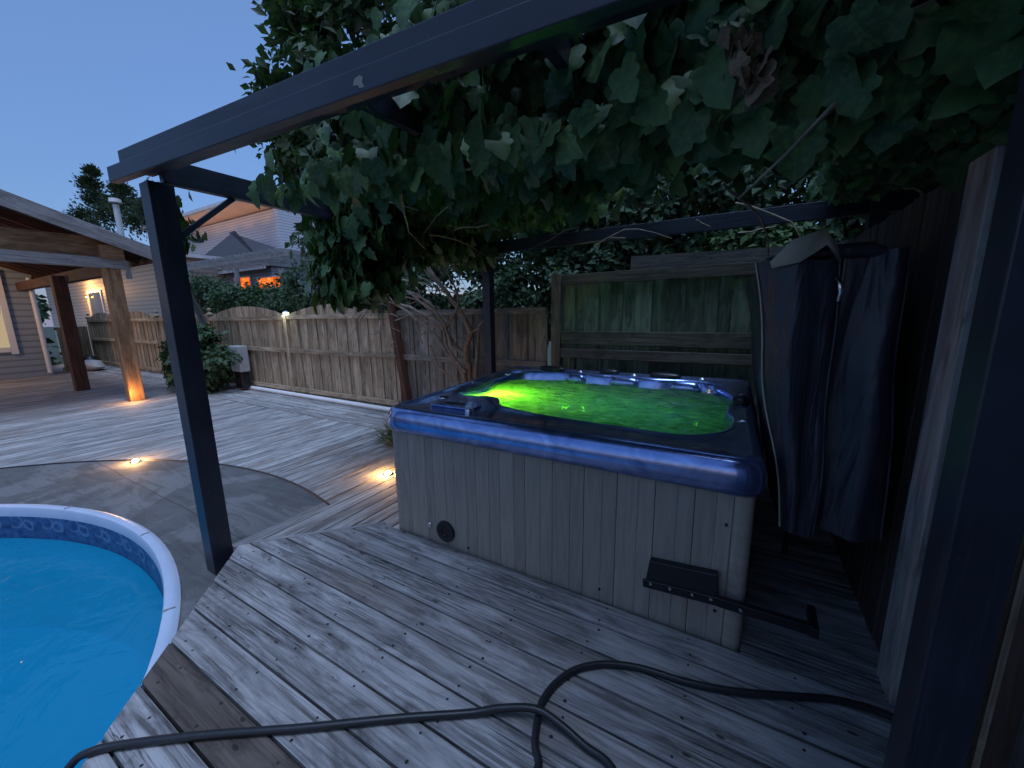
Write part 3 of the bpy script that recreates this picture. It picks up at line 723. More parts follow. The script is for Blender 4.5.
# ---------------------------------------------------------------- right hand privacy screen
scr=thing('privacy_screen','grey timber privacy screen of vertical boards right of the tub cover','privacy screen',(.7,3,0))
b=MB()
y=1.30
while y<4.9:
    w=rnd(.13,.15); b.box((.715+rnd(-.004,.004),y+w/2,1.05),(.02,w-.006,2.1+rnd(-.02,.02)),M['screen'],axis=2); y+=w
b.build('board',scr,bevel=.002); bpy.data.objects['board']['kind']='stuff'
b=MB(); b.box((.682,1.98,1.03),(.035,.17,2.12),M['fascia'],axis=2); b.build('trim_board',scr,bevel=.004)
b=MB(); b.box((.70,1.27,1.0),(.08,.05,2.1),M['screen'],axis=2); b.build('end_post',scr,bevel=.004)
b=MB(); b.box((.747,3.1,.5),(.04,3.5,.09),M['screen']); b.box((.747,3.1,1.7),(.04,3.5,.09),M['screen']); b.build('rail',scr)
bat=MB(); bat.beam((.585,1.22,-.0),(.60,1.25,1.35),.012,.05,M['fence'],Vector((0,1,0))); tag(bat.build('timber_batten',origin=(.585,1.22,0)),'narrow grey timber batten standing right of the thick dark post','batten')
# ---------------------------------------------------------------- fences
FY=5.0
def fence_panel(x0,x1,y0,y1,zt,arch,label,group,mat='fence',railm='fence',zb=ZL,mid=.86,pr=None):
    """pickets between two posts with top, middle rails; pickets rise in an arch"""
    t=pr
    A=Vector((x0,y0,0));B=Vector((x1,y1,0)); L=(B-A).length; d=(B-A)/L; ang=math.atan2(d.y,d.x); Rz=Matrix.Rotation(ang,3,'Z'); nrm=Vector((d.y,-d.x,0))
    if nrm.y>0: nrm=-nrm
    b=MB(); s=.05; k=0
    while s<L-.08:
        w=min(rnd(.145,.17),L-.05-s); u=(s+w/2)/L; top=zt+arch*max(0,math.sin(math.pi*u))**.8+ (0 if arch else rnd(-.004,.004))
        off=nrm*(.012 if k%2 else -.010)
        # the picket top follows the arch
        tops=[zt+arch*max(0,math.sin(math.pi*max(0,min(1,q/L))))**.8 for q in (s-.01,s+w+.01)]
        a=A+d*(s-.01)+off;c=A+d*(s+w+.01)+off; th=nrm*.009
        P=[a-th,c-th,c+th,a+th] if nrm.cross(d).z>0 else [a+th,c+th,c-th,a-th]
        P=[Vector((p.x,p.y,zb+.04)) for p in P]+[Vector((p.x,p.y,tops[0] if i in(0,3) else tops[1])) for i,p in enumerate(P)]
        b.hexa(P,M[mat],2); s+=w; k+=1
    t=b.build('fence_panel',t)
    for z,h in ((zt-.03,.09),(mid,.09),(zb+.14,.09)):
        b=MB(); c=(A+B)/2+nrm*.045; b.box((c.x,c.y,z),(L-.1,.04,h),M[railm],Rz); o_=b.build('rail',None,bevel=.003); o_.parent=t
    return t
def fence_post(x,y,zt,label,cap=True,mat='fence',w=.11,zb=ZL-.05,finial=True,group=None):
    b=MB(); b.box((x,y,(zt+zb)/2),(w,w,zt-zb),M[mat],axis=2); t=b.build('post',FEN,bevel=.004)
    if cap:
        b=MB(); b.box((x,y,zt+.012),(w+.05,w+.05,.024),M[mat]); b.lathe([(w*.62,zt+.024),(w*.42,zt+.055),(.02,zt+.075),(.018,zt+.09)]+([(.045,zt+.115),(.05,zt+.14),(.035,zt+.17),(0,zt+.18)] if finial else [(0,zt+.09)]),M[mat],(x,y,0),12); o_=b.build('cap',None,50); o_.parent=t
    return t
px=[-22.0,-18.9,-15.5,-12.1,-8.58,-5.22,-2.18]
FEN=thing('wooden_fence','long weathered wooden fence with arched panels along the back of the lower deck','fence',(-10,FY,ZL))
for i in range(5): fence_panel(px[i],px[i+1],FY,FY,1.60 if i<4 else 1.62,.26 if i!=4 else .22,'','',pr=FEN)
fence_panel(px[5],-2.24,FY,FY,1.66,0,'','',pr=FEN,mat='fence_dim',railm='fence_dim')
fence_panel(-22.0,-19.3,4.9,3.6,1.35,0,'','',mid=.5,pr=FEN)
for i in range(4): fence_post(px[i],FY,1.68,'')
fence_post(px[4],FY-.02,1.60,'',cap=False)
# leaning dark post
b=MB(); b.beam(onY(409,402,4.9)+Vector((0,0,-.2)),onY(390,300,4.9)+Vector((0,0,.1)),.13,.10,M['timber_dark']); tag(b.build('leaning_post',bevel=.004,origin=onY(409,402,4.9)),'dark brown timber post leaning against the fence near the vine','post')
# solar cap
t=thing('solar_cap_light','small lit white cap light on top of a fence post','post light',(px[4],FY-.02,1.60))
b=MB(); b.box((px[4],FY-.02,1.615),(.13,.13,.03),M['white']); b.lathe([(.07,1.69),(.05,1.71),(0,1.73)],M['white'],(px[4],FY-.02,0),4); b.build('housing',t)
b=MB(); b.box((px[4],FY-.02,1.66),(.085,.085,.06),M['bulb_white']); b.build('lens',t)
# tall green panel behind the tub
t=thing('tall_fence','taller green fence with heavy rails directly behind the tub','fence',(-.6,FY-.05,ZL)); FEN=t
fence_post(px[6]+.07,FY-.08,2.10,'',cap=False,mat='fence_dim',w=.13)
b=MB(); x=-2.02; k=0
while x<1.9:
    w=rnd(.14,.19); b.box((x+w/2,FY-.06+(.012 if k%2 else -.012),1.40),(w+.012,.018,1.26),M['fence_old'],axis=2); x+=w; k+=1
b.build('pickets',t)
for z,h,dy in ((2.02,.13,.05),(1.265,.17,.06),(1.06,.12,.085)):
    b=MB(); b.box((-.05,FY-.06-dy,z),(3.95,.045,h),M['rail_old']); b.build('rail',t,bevel=.004)
b=MB(); x=-2.02
while x<1.9:
    w=rnd(.14,.19); b.box((x+w/2,FY-.06,.42),(w-.014,.018,1.2),M['fence_old'],axis=2); x+=w
b.build('lower_boards',t)
b=MB(); b.box((.3,FY+.9,1.35),(3.4,.02,2.0),M['rail_old'],Matrix.Rotation(R_(1),3,'Y')); tag(b.build('rear_fence',origin=(.3,FY+.9,.35)),'dark neighbouring fence top showing above the tall green panel','fence')
# left return fence from the corner to the house

# pvc pipe along the fence
b=MB(); b.tube([(-11.0,4.86,ZL+.05),(-9.6,4.85,ZL+.05),(-8.0,4.84,ZL+.045),(-6.2,4.82,ZL+.045),(-5.0,4.80,ZL+.045)],.045,M['white'],10); tag(b.build('drain_pipe',smooth=60,origin=(-8,4.84,ZL)),'long white plastic pipe lying along the foot of the fence','pipe')
# ---------------------------------------------------------------- meter box by the shrub
p=onY(241,368,4.75)
t=thing('utility_box','small grey utility box on a black stand beside the shrub','utility box',(p.x,4.75,ZL))
b=MB(); b.box((p.x,4.75,.62),(.42,.22,.62),M['greybox']); b.build('casing',t,bevel=.02)
b=MB(); b.box((p.x,4.75,.11),(.34,.18,.42),M['black']); b.build('stand',t,bevel=.01)
# ---------------------------------------------------------------- stone and grass tuft by the tub
p=onZ(373,407,ZL)
b=MB(); mi=b.mat(M['stone']); 
def blob(b,c,r,m,seed,nu=14,nv=9,amp=.18):
    k=len(b.v); mi=b.mat(m)
    for i in range(nv+1):
        th=math.pi*i/nv
        for j in range(nu):
            ph=2*math.pi*j/nu; d=Vector((math.sin(th)*math.cos(ph),math.sin(th)*math.sin(ph),math.cos(th))); s=1+amp*noise.noise(d*1.7+Vector((seed,)*3))
            b.v.append(Vector(c)+Vector((d.x*r[0],d.y*r[1],d.z*r[2]))*s)
    for i in range(nv):
        for j in range(nu):
            j2=(j+1)%nu; b.face([k+i*nu+j,k+(i+1)*nu+j,k+(i+1)*nu+j2,k+i*nu+j2],[(0,0)]*4,mi)
SP=Vector((-4.45,4.35,ZL))
blob(b,SP+Vector((0,0,.10)),(.26,.17,.13),M['stone'],2.2); tag(b.build('boulder',smooth=60,origin=SP),'pale rounded rock behind the grass tuft near the fence','rock')
t=thing('grass_tuft','low strappy grass tuft at the left side of the hot tub','plant',(-3.9,3.75,ZL))
b=MB()
for i in range(420):
    a=rnd(0,6.28); r=rnd(0,.28)**1; q=Vector((-3.85+r*math.cos(a)*1.5,3.75+r*math.sin(a),ZL)); dd=Vector((math.cos(a)*rnd(.3,1.2),math.sin(a)*rnd(.3,1.2),rnd(.25,1.)))
    b.leaf(q,dd,Vector((0,0,1))+rv()*.4,rnd(.18,.34),M['grassy'],'blade')
b.build('blades',t)
b=MB(); b.lathe([(0,ZL),(.10,ZL),(.08,ZL+.05),(0,ZL+.06)],M['bark'],(-3.85,3.75,0),10); b.build('crown_base',t)
# ---------------------------------------------------------------- deck lights
def deck_light(px_,py_,label,power):
    p=onZ(px_,py_,ZL+.03) ; p.z=ZL
    t=thing('deck_light',label,'deck light',p,'small warm lights on the lower deck')
    b=MB(); b.lathe([(.055,ZL),(.055,ZL+.012),(.035,ZL+.018),(.035,ZL+.008)],M['chrome'],(p.x,p.y,0),20); b.build('collar',t,40)
    b=MB(); b.lathe([(.033,ZL+.010),(.03,ZL+.028),(.016,ZL+.04),(0,ZL+.043)],M['bulb'],(p.x,p.y,0),16); b.build('lens',t,60)
    l=bpy.data.lights.new('deck_lamp','POINT'); l.energy=power*.75; l.color=(1.,.52,.18); l.shadow_soft_size=.03; o=bpy.data.objects.new('deck_lamp',l); COL.objects.link(o); o.location=p+Vector((-.02,-.01,.075))
    return p
deck_light(135,460,'small glowing warm deck light at the edge of the concrete apron',2.6)
deck_light(388,472,'small glowing warm deck light beside the left corner of the hot tub',3.2)
def point(name,loc,e,c,r=.05):
    l=bpy.data.lights.new(name,'POINT'); l.energy=e; l.color=c; l.shadow_soft_size=r; o=bpy.data.objects.new(name,l); COL.objects.link(o); o.location=loc; return o
# ---------------------------------------------------------------- garden hose
hp=[(90,752),(120,745),(205,735),(300,728),(400,718),(470,713),(500,712),(535,716),(560,728),(585,746),(612,768)]
P=[onZ(x_,y_,.018) for x_,y_ in hp]
P2=[onZ(x_,y_,.018) for x_,y_ in [(538,768),(535,745),(537,722),(542,702),(556,683),(577,669),(605,664),(640,668),(690,683),(740,692),(790,696),(835,700),(880,712),(930,735),(985,765)]]
mid=[P[-1]+Vector((.10,-.12,0)),P[-1]+Vector((.10,-.3,0)),P[-1]+Vector((-.05,-.42,0)),P2[0]+Vector((-.02,-.30,0)),P2[0]+Vector((-.02,-.12,0))]
pre=[P[0]+Vector((-.05,-.10,-.1)),P[0]+Vector((-.03,-.04,-.02))]
for i in (6,7,8): P[i].z+=.018 if i!=7 else .034
allp=pre+P+mid+P2
def catmull(P,n=6):
    out=[]
    for i in range(len(P)-1):
        p0=P[max(i-1,0)];p1=P[i];p2=P[i+1];p3=P[min(i+2,len(P)-1)]
        for k in range(n):
            t=k/n; out.append(.5*((2*p1)+(p2-p0)*t+(2*p0-5*p1+4*p2-p3)*t*t+(3*p1-p0-3*p2+p3)*t**3))
    return out+[P[-1]]
b=MB(); b.tube(catmull(allp),.0145,M['hose'],12); tag(b.build('garden_hose',smooth=80,origin=(-.5,1.1,0)),'dark rubber hose snaking across the front of the upper deck','hose')
# ---------------------------------------------------------------- pavilion (left)
pav=thing('pavilion','open timber pavilion with sloping roof at the far end of the lower deck','pavilion',(-13,3,ZL))
b=MB(); b.box((-11.27,3.03,1.28),(.24,.24,2.86),M['timber'],axis=2); b.build('post',pav,bevel=.008)
b=MB(); b.box((-14.25,2.87,1.25),(.24,.24,2.80),M['timber_dark'],axis=2); b.build('post',pav,bevel=.008)
b=MB(); b.beam((-11.2,-1.0,2.73),(-11.2,3.25,2.73),.14,.20,M['fascia']); b.build('side_beam',pav,bevel=.006)
b=MB(); b.box((-11.22,3.06,2.95),(.30,.34,.26),M['timber']); b.build('beam_end',pav,bevel=.01)
b=MB(); b.beam((-11.35,3.03,2.62),(-20,3.03,2.62),.16,.24,M['timber_dark']); b.build('rear_beam',pav,bevel=.006)
b=MB(); b.beam((-11.28,-1.,3.0),(-11.28,3.1,3.0),.03,.46,M['timber']); b.build('gable_board',pav)
# roof plane slopes up towards -Y
zr=lambda y: 3.0+ (3.68-y)*.365
b=MB(); X0,X1=-20.5,-11.0
Pq=[Vector((X0,-1.2,zr(-1.2))),Vector((X1,-1.2,zr(-1.2))),Vector((X1,3.68,zr(3.68))),Vector((X0,3.68,zr(3.68)))]
b.hexa([p+Vector((0,0,-.04)) for p in Pq]+[p+Vector((0,0,.05)) for p in Pq],M['shingle'],0); b.build('roof',pav)
b=MB(); b.beam((-10.98,-1.2,zr(-1.2)-.03),(-10.98,3.70,zr(3.70)-.03),.04,.26,M['fascia']); b.build('rake_board',pav,bevel=.004)
b=MB(); b.beam((-10.98,3.71,zr(3.7)-.08),(-20.5,3.71,zr(3.7)-.08),.04,.22,M['timber_dark']); b.build('eave_board',pav)
x=-11.7
while x>-20:
    b=MB(); b.beam((x,-1.1,zr(-1.1)-.14),(x,3.64,zr(3.64)-.14),.05,.16,M['timber_dark']); b.build('rafter',pav); x-=.62
# roof vent pipe
p=onX(122,238,-12.2); 
b=MB(); b.tube([(p.x,p.y,p.z-.9),(p.x,p.y,onX(118,205,-12.2).z)],.055,M['white'],14); q=onX(117,202,-12.2); b.lathe([(.0,.10),(.10,.08),(.11,.0),(.06,-.02)][::-1],M['white'],(p.x,p.y,q.z-.02),16); tag(b.build('vent_pipe',smooth=40,origin=(p.x,p.y,p.z-.9)),'white vent pipe rising above the pavilion roof','vent pipe')
# ---------------------------------------------------------------- own house at far left
hs=thing('grey_house','grey lap sided house wall with a lit window at the far left','house',(-19,0,ZL))
b=MB(); b.box((-21.6,-1.35,1.6),(5.,9.3,3.6),M['siding_grey']); b.build('wall',hs)
b=MB(); a=onX(-40,352,-19.08);c=onX(9,265,-19.08)
wy0,wy1=onX(-60,300,-19.08).y,onX(2,300,-19.08).y; wz0,wz1=onX(4,350,-19.08).z,onX(4,275,-19.08).z
b.box((-19.09,(wy0+wy1)/2,(wz0+wz1)/2),(.02,wy1-wy0,wz1-wz0),M['warm_glass']); w_=b.build('window_pane',hs)
b=MB()
for yy in (wy0,wy1): b.box((-19.06,yy,(wz0+wz1)/2),(.08,.14,wz1-wz0+.28),M['white'])
for zz in (wz0,wz1): b.box((-19.055,(wy0+wy1)/2,zz),(.075,wy1-wy0-.14,.14),M['white'])
b.build('window_frame',hs)
b=MB(); b.tube([(-19.0,3.22,2.9),(-19.0,3.22,ZL+.1)],.06,M['white'],8); b.build('downspout',hs,60)
b=MB(); b.box((-21.6,-1.3,3.4),(6.2,10.2,.25),M['eave']); b.build('roof_edge',hs)
# cushion heap by the corner fence
b=MB(); p=onZ(98,364,ZL); p=Vector((-19.6,4.3,ZL)); blob(b,p+Vector((0,0,.18)),(.7,.3,.2),M['greybox'],3.1); blob(b,p+Vector((-.5,.05,.32)),(.4,.28,.18),M['black'],5.2); tag(b.build('folded_tarp',smooth=60,origin=p),'heap of pale and dark folded tarps at the fence corner','tarp')
# ---------------------------------------------------------------- far houses
def gable_win(parent,x0,x1,z0,z1,y,mat,frame=.08,fm='white'):
    b=MB(); 
    for xx in (x0-frame/2,x1+frame/2): b.box((xx,y-.03,(z0+z1)/2),(frame,.08,z1-z0+2*frame),M[fm])
    for zz in (z0-frame/2,z1+frame/2): b.box(((x0+x1)/2,y-.03,zz),(x1-x0,.08,frame),M[fm])
    f=b.build('window',parent); b=MB(); b.box(((x0+x1)/2,y-.01,(z0+z1)/2),(x1-x0,.02,z1-z0),mat); g=b.build('pane',None); g.parent=f; g.location=-Vector((0,0,0))
    g.matrix_parent_inverse=Matrix.Identity(4); g.location=(0,0,0)-parent.location if False else Vector((0,0,0))
    return f
YA=18.
cA=onY(279,230,YA); eT=onY(279,207,YA).z
hA=thing('blue_house','two storey house with pale blue lap siding and lamp lit soffit beyond the fence','house',(cA.x-5,YA+4,-1.6))
b=MB(); b.box((cA.x-9,YA+4,(eT-1.6)/2),(18,8,eT+1.6),M['siding_blue']); b.build('wall',hA)
b=MB(); b.box((cA.x-9.3,YA+2.8,eT+.14),(18.,9.9,.10),M['soffit']); b.build('soffit',hA)
b=MB(); b.box((cA.x-9.3,YA+2.8,eT+.30),(18.2,10.1,.22),M['eave']); b.build('fascia',hA)
b=MB(); k=0
zt=eT+.41; P=[(cA.x-18.4,YA-2.25),(cA.x-.2,YA-2.25),(cA.x-.2,YA+7.8),(cA.x-18.4,YA+7.8)]
b.v=[Vector((*q,zt)) for q in P]+[Vector((cA.x-14,YA+3.2,zt+1.6)),Vector((cA.x-5,YA+3.2,zt+1.6))]; mi=b.mat(M['shingle'])
for f in ((0,1,5,4),(1,2,5),(2,3,4,5),(3,0,4)): b.face(list(f),[(0,0)]*len(f),mi)
b.build('roof',hA)
for k_ in range(5):
    l=bpy.data.lights.new('soffit_uplight','SPOT'); l.energy=6; l.color=(1.,.50,.24); l.spot_size=R_(150); l.spot_blend=.6; l.shadow_soft_size=.1
    o=bpy.data.objects.new('soffit_uplight',l); COL.objects.link(o); o.location=(cA.x-1.5-2.6*k_,YA-1.35,eT-1.5); o.rotation_euler=(R_(180),0,0)
# low house with hip roof
YB=13.
ap=onY(229,232,YB+2.5); el=onY(158,262,YB); er=onY(268,266,YB); ez=er.z
hB=thing('hipped_house','low dark roofed house with glowing orange windows behind the hedge','house',((el.x+er.x)/2,YB+2,-1.6))
b=MB(); b.box((er.x-5.2,YB+2.6,(ez-1.6)/2-.02),(10.6,5.,ez+1.56),M['siding_grey']); b.build('wall',hB)
mi_=None; b=MB(); mi=b.mat(M['shingle']); x0,x1=er.x-11.2,er.x+.3
b.v=[Vector((x0,YB-.3,ez)),Vector((x1,YB-.3,ez)),Vector((x1,YB+5.4,ez)),Vector((x0,YB+5.4,ez)),Vector((x0+3.,YB+2.5,ap.z)),Vector((ap.x,YB+2.5,ap.z))]
for f in ((0,1,5,4),(1,2,5),(2,3,4,5),(3,0,4),(3,2,1,0)): b.face(list(f),[(0,0)]*len(f),mi)
b.build('roof',hB)
b=MB(); b.box(((x0+x1)/2,YB-.33,ez-.09),(x1-x0,.06,.18),M['eave']); b.build('gutter',hB)
for a,c in (((237,290),(251,277)),((260,290),(284,276))):
    q=onY(*a,YB+.1);r=onY(*c,YB+.1); gable_win(hB,q.x,r.x,q.z,r.z,YB+.09,M['lit'],.09,'eave')
for a,c in (((196,285),(222,268)),):
    q=onY(*a,YB+.1);r=onY(*c,YB+.1); gable_win(hB,q.x,r.x,q.z,r.z,YB+.09,M['glass_dark'],.09,'eave')
for px_,py_,w_ in ((198,238,.7),(175,243,.5)):
    q=onY(px_,py_+3,YB+1.9); b=MB(); b.box((q.x,YB+1.9,q.z),(w_,.5,.22),M['black']); b.build('roof_vent',hB)
# neighbour's white pergola
YN=10.5
np_=thing('garden_pergola','weathered pale garden pergola standing in front of the orange windows','pergola',(onY(230,280,YN).x,YN,-1.6))
for px_ in (191,236,281):
    q=onY(px_,268,YN); b=MB(); b.box((q.x,YN,(q.z-1.6)/2),(.16,.16,q.z+1.6),M['fascia'],axis=2); b.build('post',np_)
a=onY(184,259,YN);c=onY(292,268,YN)
zb_=onY(236,262,YN).z
b=MB(); b.box(((a.x+c.x)/2,YN-.1,zb_),(c.x-a.x,.05,.2),M['fascia']); b.build('beam',np_)
xx=a.x+.2
while xx<c.x:
    b=MB(); b.beam((xx,YN-.5,zb_+.16),(xx,YN+2.2,zb_+.16),.05,.13,M['fascia']); b.build('rafter',np_); xx+=.42
# cream house behind the left fence, lit by its porch lamp
YC=9.6
a=onY(66,286,YC);c=onY(152,286,YC)
hC=thing('cream_house','cream sided house wall warmly lit by a porch lamp, seen under the pavilion roof','house',((a.x+c.x)/2,YC+2,-1.6))
zc=onY(120,262,YC).z
b=MB(); b.box(((a.x-6+c.x+.9)/2,YC+2,(zc-1.6)/2),(c.x+.9-a.x+6,4,zc+1.6),M['siding_cream']); b.build('wall',hC)
q=onY(94,322,YC);r=onY(101,292,YC); gable_win(hC,q.x,r.x,q.z,r.z,YC,M['glass_dark'],.14)
b=MB(); b.box(((a.x-6+c.x+.9)/2,YC+1.6,zc+.1),(c.x-a.x+8,5.4,.2),M['eave']); b.build('roof_edge',hC)
q=onY(87,297,YC-.15)
lt=thing('wall_lantern','small black wall lantern on the cream house','lantern',(q.x,YC-.15,q.z))
b=MB(); b.lathe([(0,.16),(.09,.1),(.1,.06)][::-1],M['black'],(q.x,YC-.15,q.z),8); b.lathe([(.07,-.1),(.08,-.07),(0,-.16)],M['black'],(q.x,YC-.15,q.z),8); b.box((q.x,YC-.04,q.z+.02),(.06,.12,.06),M['black']); b.build('housing',lt)
b=MB(); b.lathe([(0,-.09),(.06,-.08),(.07,.07),(0,.08)],M['bulb_soft'],(q.x,YC-.15,q.z),8); b.build('glass',lt)
point('porch_lamp',(q.x+.6,YC-1.0,q.z+.35),70,(1.,.50,.18),.1)
# lantern seen between the vine stems
q=onY(415,288,7.0)
lt=thing('garden_lantern','tiny glowing lantern seen through the vine stems above the fence','lantern',(q.x,7.0,q.z))
b=MB(); b.lathe([(0,.15),(.07,.09),(.08,.06)][::-1],M['black'],(q.x,7,q.z),6); b.lathe([(.0,-.13),(.06,-.10),(.055,-.09)],M['black'],(q.x,7,q.z),6); b.tube([(q.x,7.,q.z-.12),(q.x,7.,-1.6)],.025,M['black'],6); b.build('housing',lt)
b=MB(); b.lathe([(.05,-.09),(.062,.06)],M['bulb_soft'],(q.x,7,q.z),6); b.build('glass',lt)
# ---------------------------------------------------------------- vegetation
def trunk_tree(parent,x,y,z0,h,r,mat,seed,spread=1.,nb=7,name='trunk'):
    rs=random.Random(seed); b=MB(); P=[Vector((x,y,z0))]
    for i in range(6): P.append(P[-1]+Vector((rs.uniform(-.12,.12)*h*.2,rs.uniform(-.12,.12)*h*.2,h/6)))
    b.tube(P,[r*(1-.12*i) for i in range(7)],mat,8)
    for k in range(nb):
        i=rs.randint(2,6); p=P[i]; a=rs.uniform(0,6.28); L=rs.uniform(.5,1.)*spread
        Q=[p]; dd=Vector((math.cos(a),math.sin(a),rs.uniform(.3,1.))).normalized()
        for j in range(5): Q.append(Q[-1]+dd*L/5); dd=(dd+Vector((rs.uniform(-.4,.4),rs.uniform(-.4,.4),rs.uniform(-.2,.4)))).normalized()
        b.tube(Q,[r*.45*(1-.16*j) for j in range(6)],mat,6)
        for w in range(2):
            p2=Q[rs.randint(2,4)]; d2=(dd+Vector((rs.uniform(-1,1),rs.uniform(-1,1),rs.uniform(-.3,.8)))).normalized()
            b.tube([p2,p2+d2*L*.3,p2+d2*L*.5+Vector((0,0,.05))],[r*.2,r*.12,r*.05],mat,5)
    return b.build(name,parent,60)
def crown(parent,c,rad,n,size,mat,seed,clumps=40,kind='oval',sig=.22,droop=.3,shell=.55,name='crown',flt=None):
    rs=random.Random(seed); b=MB(); c=Vector(c); C=[]
    while len(C)<clumps:
        v=Vector((rs.uniform(-1,1),rs.uniform(-1,1),rs.uniform(-1,1)))
        if v.length<1 and (v.length>shell or rs.random()<.35): C.append((Vector((v.x*rad[0],v.y*rad[1],v.z*rad[2])),v))
    m=min(rad); k=0
    while k<n:
        p0,v=C[rs.randrange(len(C))]; g=Vector((rs.gauss(0,1),rs.gauss(0,1),rs.gauss(0,.8)))*sig*m; p=c+p0+g
        if flt and not flt(p): k+=1; continue
        out=(p-c); out=Vector((out.x/rad[0],out.y/rad[1],out.z/rad[2]))
        d=Vector((rs.uniform(-1,1),rs.uniform(-1,1),rs.uniform(-1,.6)-droop))+out*.5
        nn=out+Vector((rs.uniform(-1,1),rs.uniform(-1,1),rs.uniform(0,1.4)))*.8
        b.leaf(p,d,nn,size*rs.uniform(.6,1.3),mat,kind); k+=1
    return b.build(name,parent)
def tree(name,label,x,y,z0,h,c,rad,n,size,mat,seed,bark='bark',clumps=40,r=.12,kind='oval',cat='tree',**k):
    t=thing(name,label,cat,(x,y,z0)); trunk_tree(t,x,y,z0,h,r,M[bark],seed,min(rad[0],rad[1])*1.2); crown(t,c,rad,n,size,M[mat],seed+1,clumps,kind,**k); return t
# trees beyond the rear fence
tree('leafy_tree','dark leafy tree beyond the fence behind the left half of the tub',-2.4,8.4,-1.6,4.2,(-2.4,8.4,3.6),(2.3,1.7,1.75),15000,.16,'small',11,clumps=70,r=.13,shell=.3,sig=.28)
tree('leafy_tree','dark leafy tree beyond the tall green fence, sky showing through its crown',.4,8.6,-1.6,4.4,(.4,8.6,3.75),(2.2,1.7,1.9),13000,.16,'small',23,clumps=60,r=.14,shell=.3,sig=.28)
tree('leafy_tree','dark leafy tree beyond the fence behind the tub cover',3.2,7.6,-1.6,4.4,(3.2,7.6,3.2),(2.2,1.6,2.4),12000,.16,'small',31,clumps=60,r=.14,shell=.3,sig=.28)
tree('leafy_bush','bush with lit green put into its leaf colour, over the top of the tall green fence',.1,6.6,-1.6,3.0,(.1,6.7,2.15),(1.4,.5,.55),3600,.13,'lit_leaf',41,clumps=26,r=.05,cat='bush')
tree('leafy_tree','far dark tree filling the gap beyond the rear pergola post',-4.3,12,-1.6,4.5,(-4.6,12,2.6),(3.4,1.6,2.6),8000,.26,'small',47,clumps=60,r=.14,shell=.2)
tree('leafy_bush','dark bush behind the vine stems above the fence',-5.2,6.8,-1.6,3.0,(-5.0,6.7,2.1),(1.7,.6,.95),5200,.13,'small',45,clumps=36,r=.05,cat='bush')
tree('leafy_bush','blue green bush over the lower straight fence left of the tall panel',-2.4,6.9,-1.6,2.8,(-2.5,6.9,2.0),(1.2,.6,.75),4200,.12,'cedar',43,clumps=30,r=.05,cat='bush')
# tall tree left of the pergola behind the vine
tree('leafy_tree','tall leafy tree rising above the pergola beam behind the vine',-7.2,6.8,-1.6,6.,(-7.3,6.6,6.2),(3.0,1.2,3.9),17000,.24,'small',51,clumps=95,r=.14,shell=.3)
tree('feathery_tree','grey green feathery tree hanging over the arched fence left of the vine stems',-5.9,5.7,-1.6,3.6,(-5.55,5.35,2.55),(.85,.55,.95),9000,.10,'cedar',61,clumps=46,r=.06,shell=.4)
# far left dark evergreen
q=onY(100,235,16)
t=thing('evergreen_tree','dark evergreen tree rising behind the pavilion roof','tree',(q.x,16,-1.6))
b=MB(); b.tube([(q.x,16,-1.6),(q.x,16,7)],[.25,.08],M['bark'],8); b.build('trunk',t)
for (px_,py_,rx,rz,sd) in ((100,215,1.9,2.2,1),): 
    b=MB(); rs=random.Random(5)
    base=onY(100,200,16)
    cl=[(90,185,.8),(96,200,1.1),(84,218,1.1),(110,215,1.2),(125,205,1.2),(140,222,1.3),(75,228,1.0),(100,235,1.4),(150,212,1.0),(120,190,.7),(165,230,.9),(92,172,.45),(178,222,.6)]
    for cx_,cy_,r in cl:
        c=onY(cx_,cy_,16)
        for k in range(1100):
            v=Vector((rs.gauss(0,.45),rs.gauss(0,.45),rs.gauss(0,.45)))*r
            b.leaf(c+v,Vector((v.x,v.y,abs(v.z)*.6+.3)),rv(),rs.uniform(.16,.36),M['ever'],'oval')
    b.build('crown',t)
# hedge bushes between fence and low house
for i,(cx_,cy_,rx,rz,lab) in enumerate(((208,290,1.6,.75,'rounded dark bush above the fence below the low dark roof'),(240,296,1.3,.6,'small dark bush above the arched fence in front of the first orange window'),(278,296,1.5,.8,'dark bush above the fence right of the orange windows'),(318,285,1.5,1.1,'dark bush rising behind the lit fence post cap'))):
    c=onY(cx_,cy_,8.2); c.z-=.25
    tree('hedge_bush',lab,c.x,8.2,-1.6,c.z+1.2,c,(rx,.8,rz),4500,.13,'small',70+i,clumps=40,r=.05,cat='bush')
c=onY(255,268,9.2)
tree('slender_shrub','slender dark shrub standing between the two orange windows',c.x,9.2,-1.6,3.4,(c.x,9.2,2.2),(.35,.35,.8),900,.12,'small',79,clumps=14,r=.03,cat='bush')
# shrub in front of fence
c=onZ(200,394,ZL); 
tree('garden_shrub','big dark green shrub on the lower deck in front of the arched fence',-11.2,4.35,ZL,.9,(-11.25,4.3,.62),(1.15,.45,.72),5200,.16,'small',81,clumps=44,r=.03,cat='shrub',flt=lambda p:p.z>ZL+.02)
tree('leafy_tree','dark leafy mass behind the far corner of the fence under the pavilion',-25.6,3.7,-1.6,3.,(-25.6,3.5,1.6),(1.5,.9,2.6),4200,.3,'small',91,clumps=60,r=.1,shell=.2)
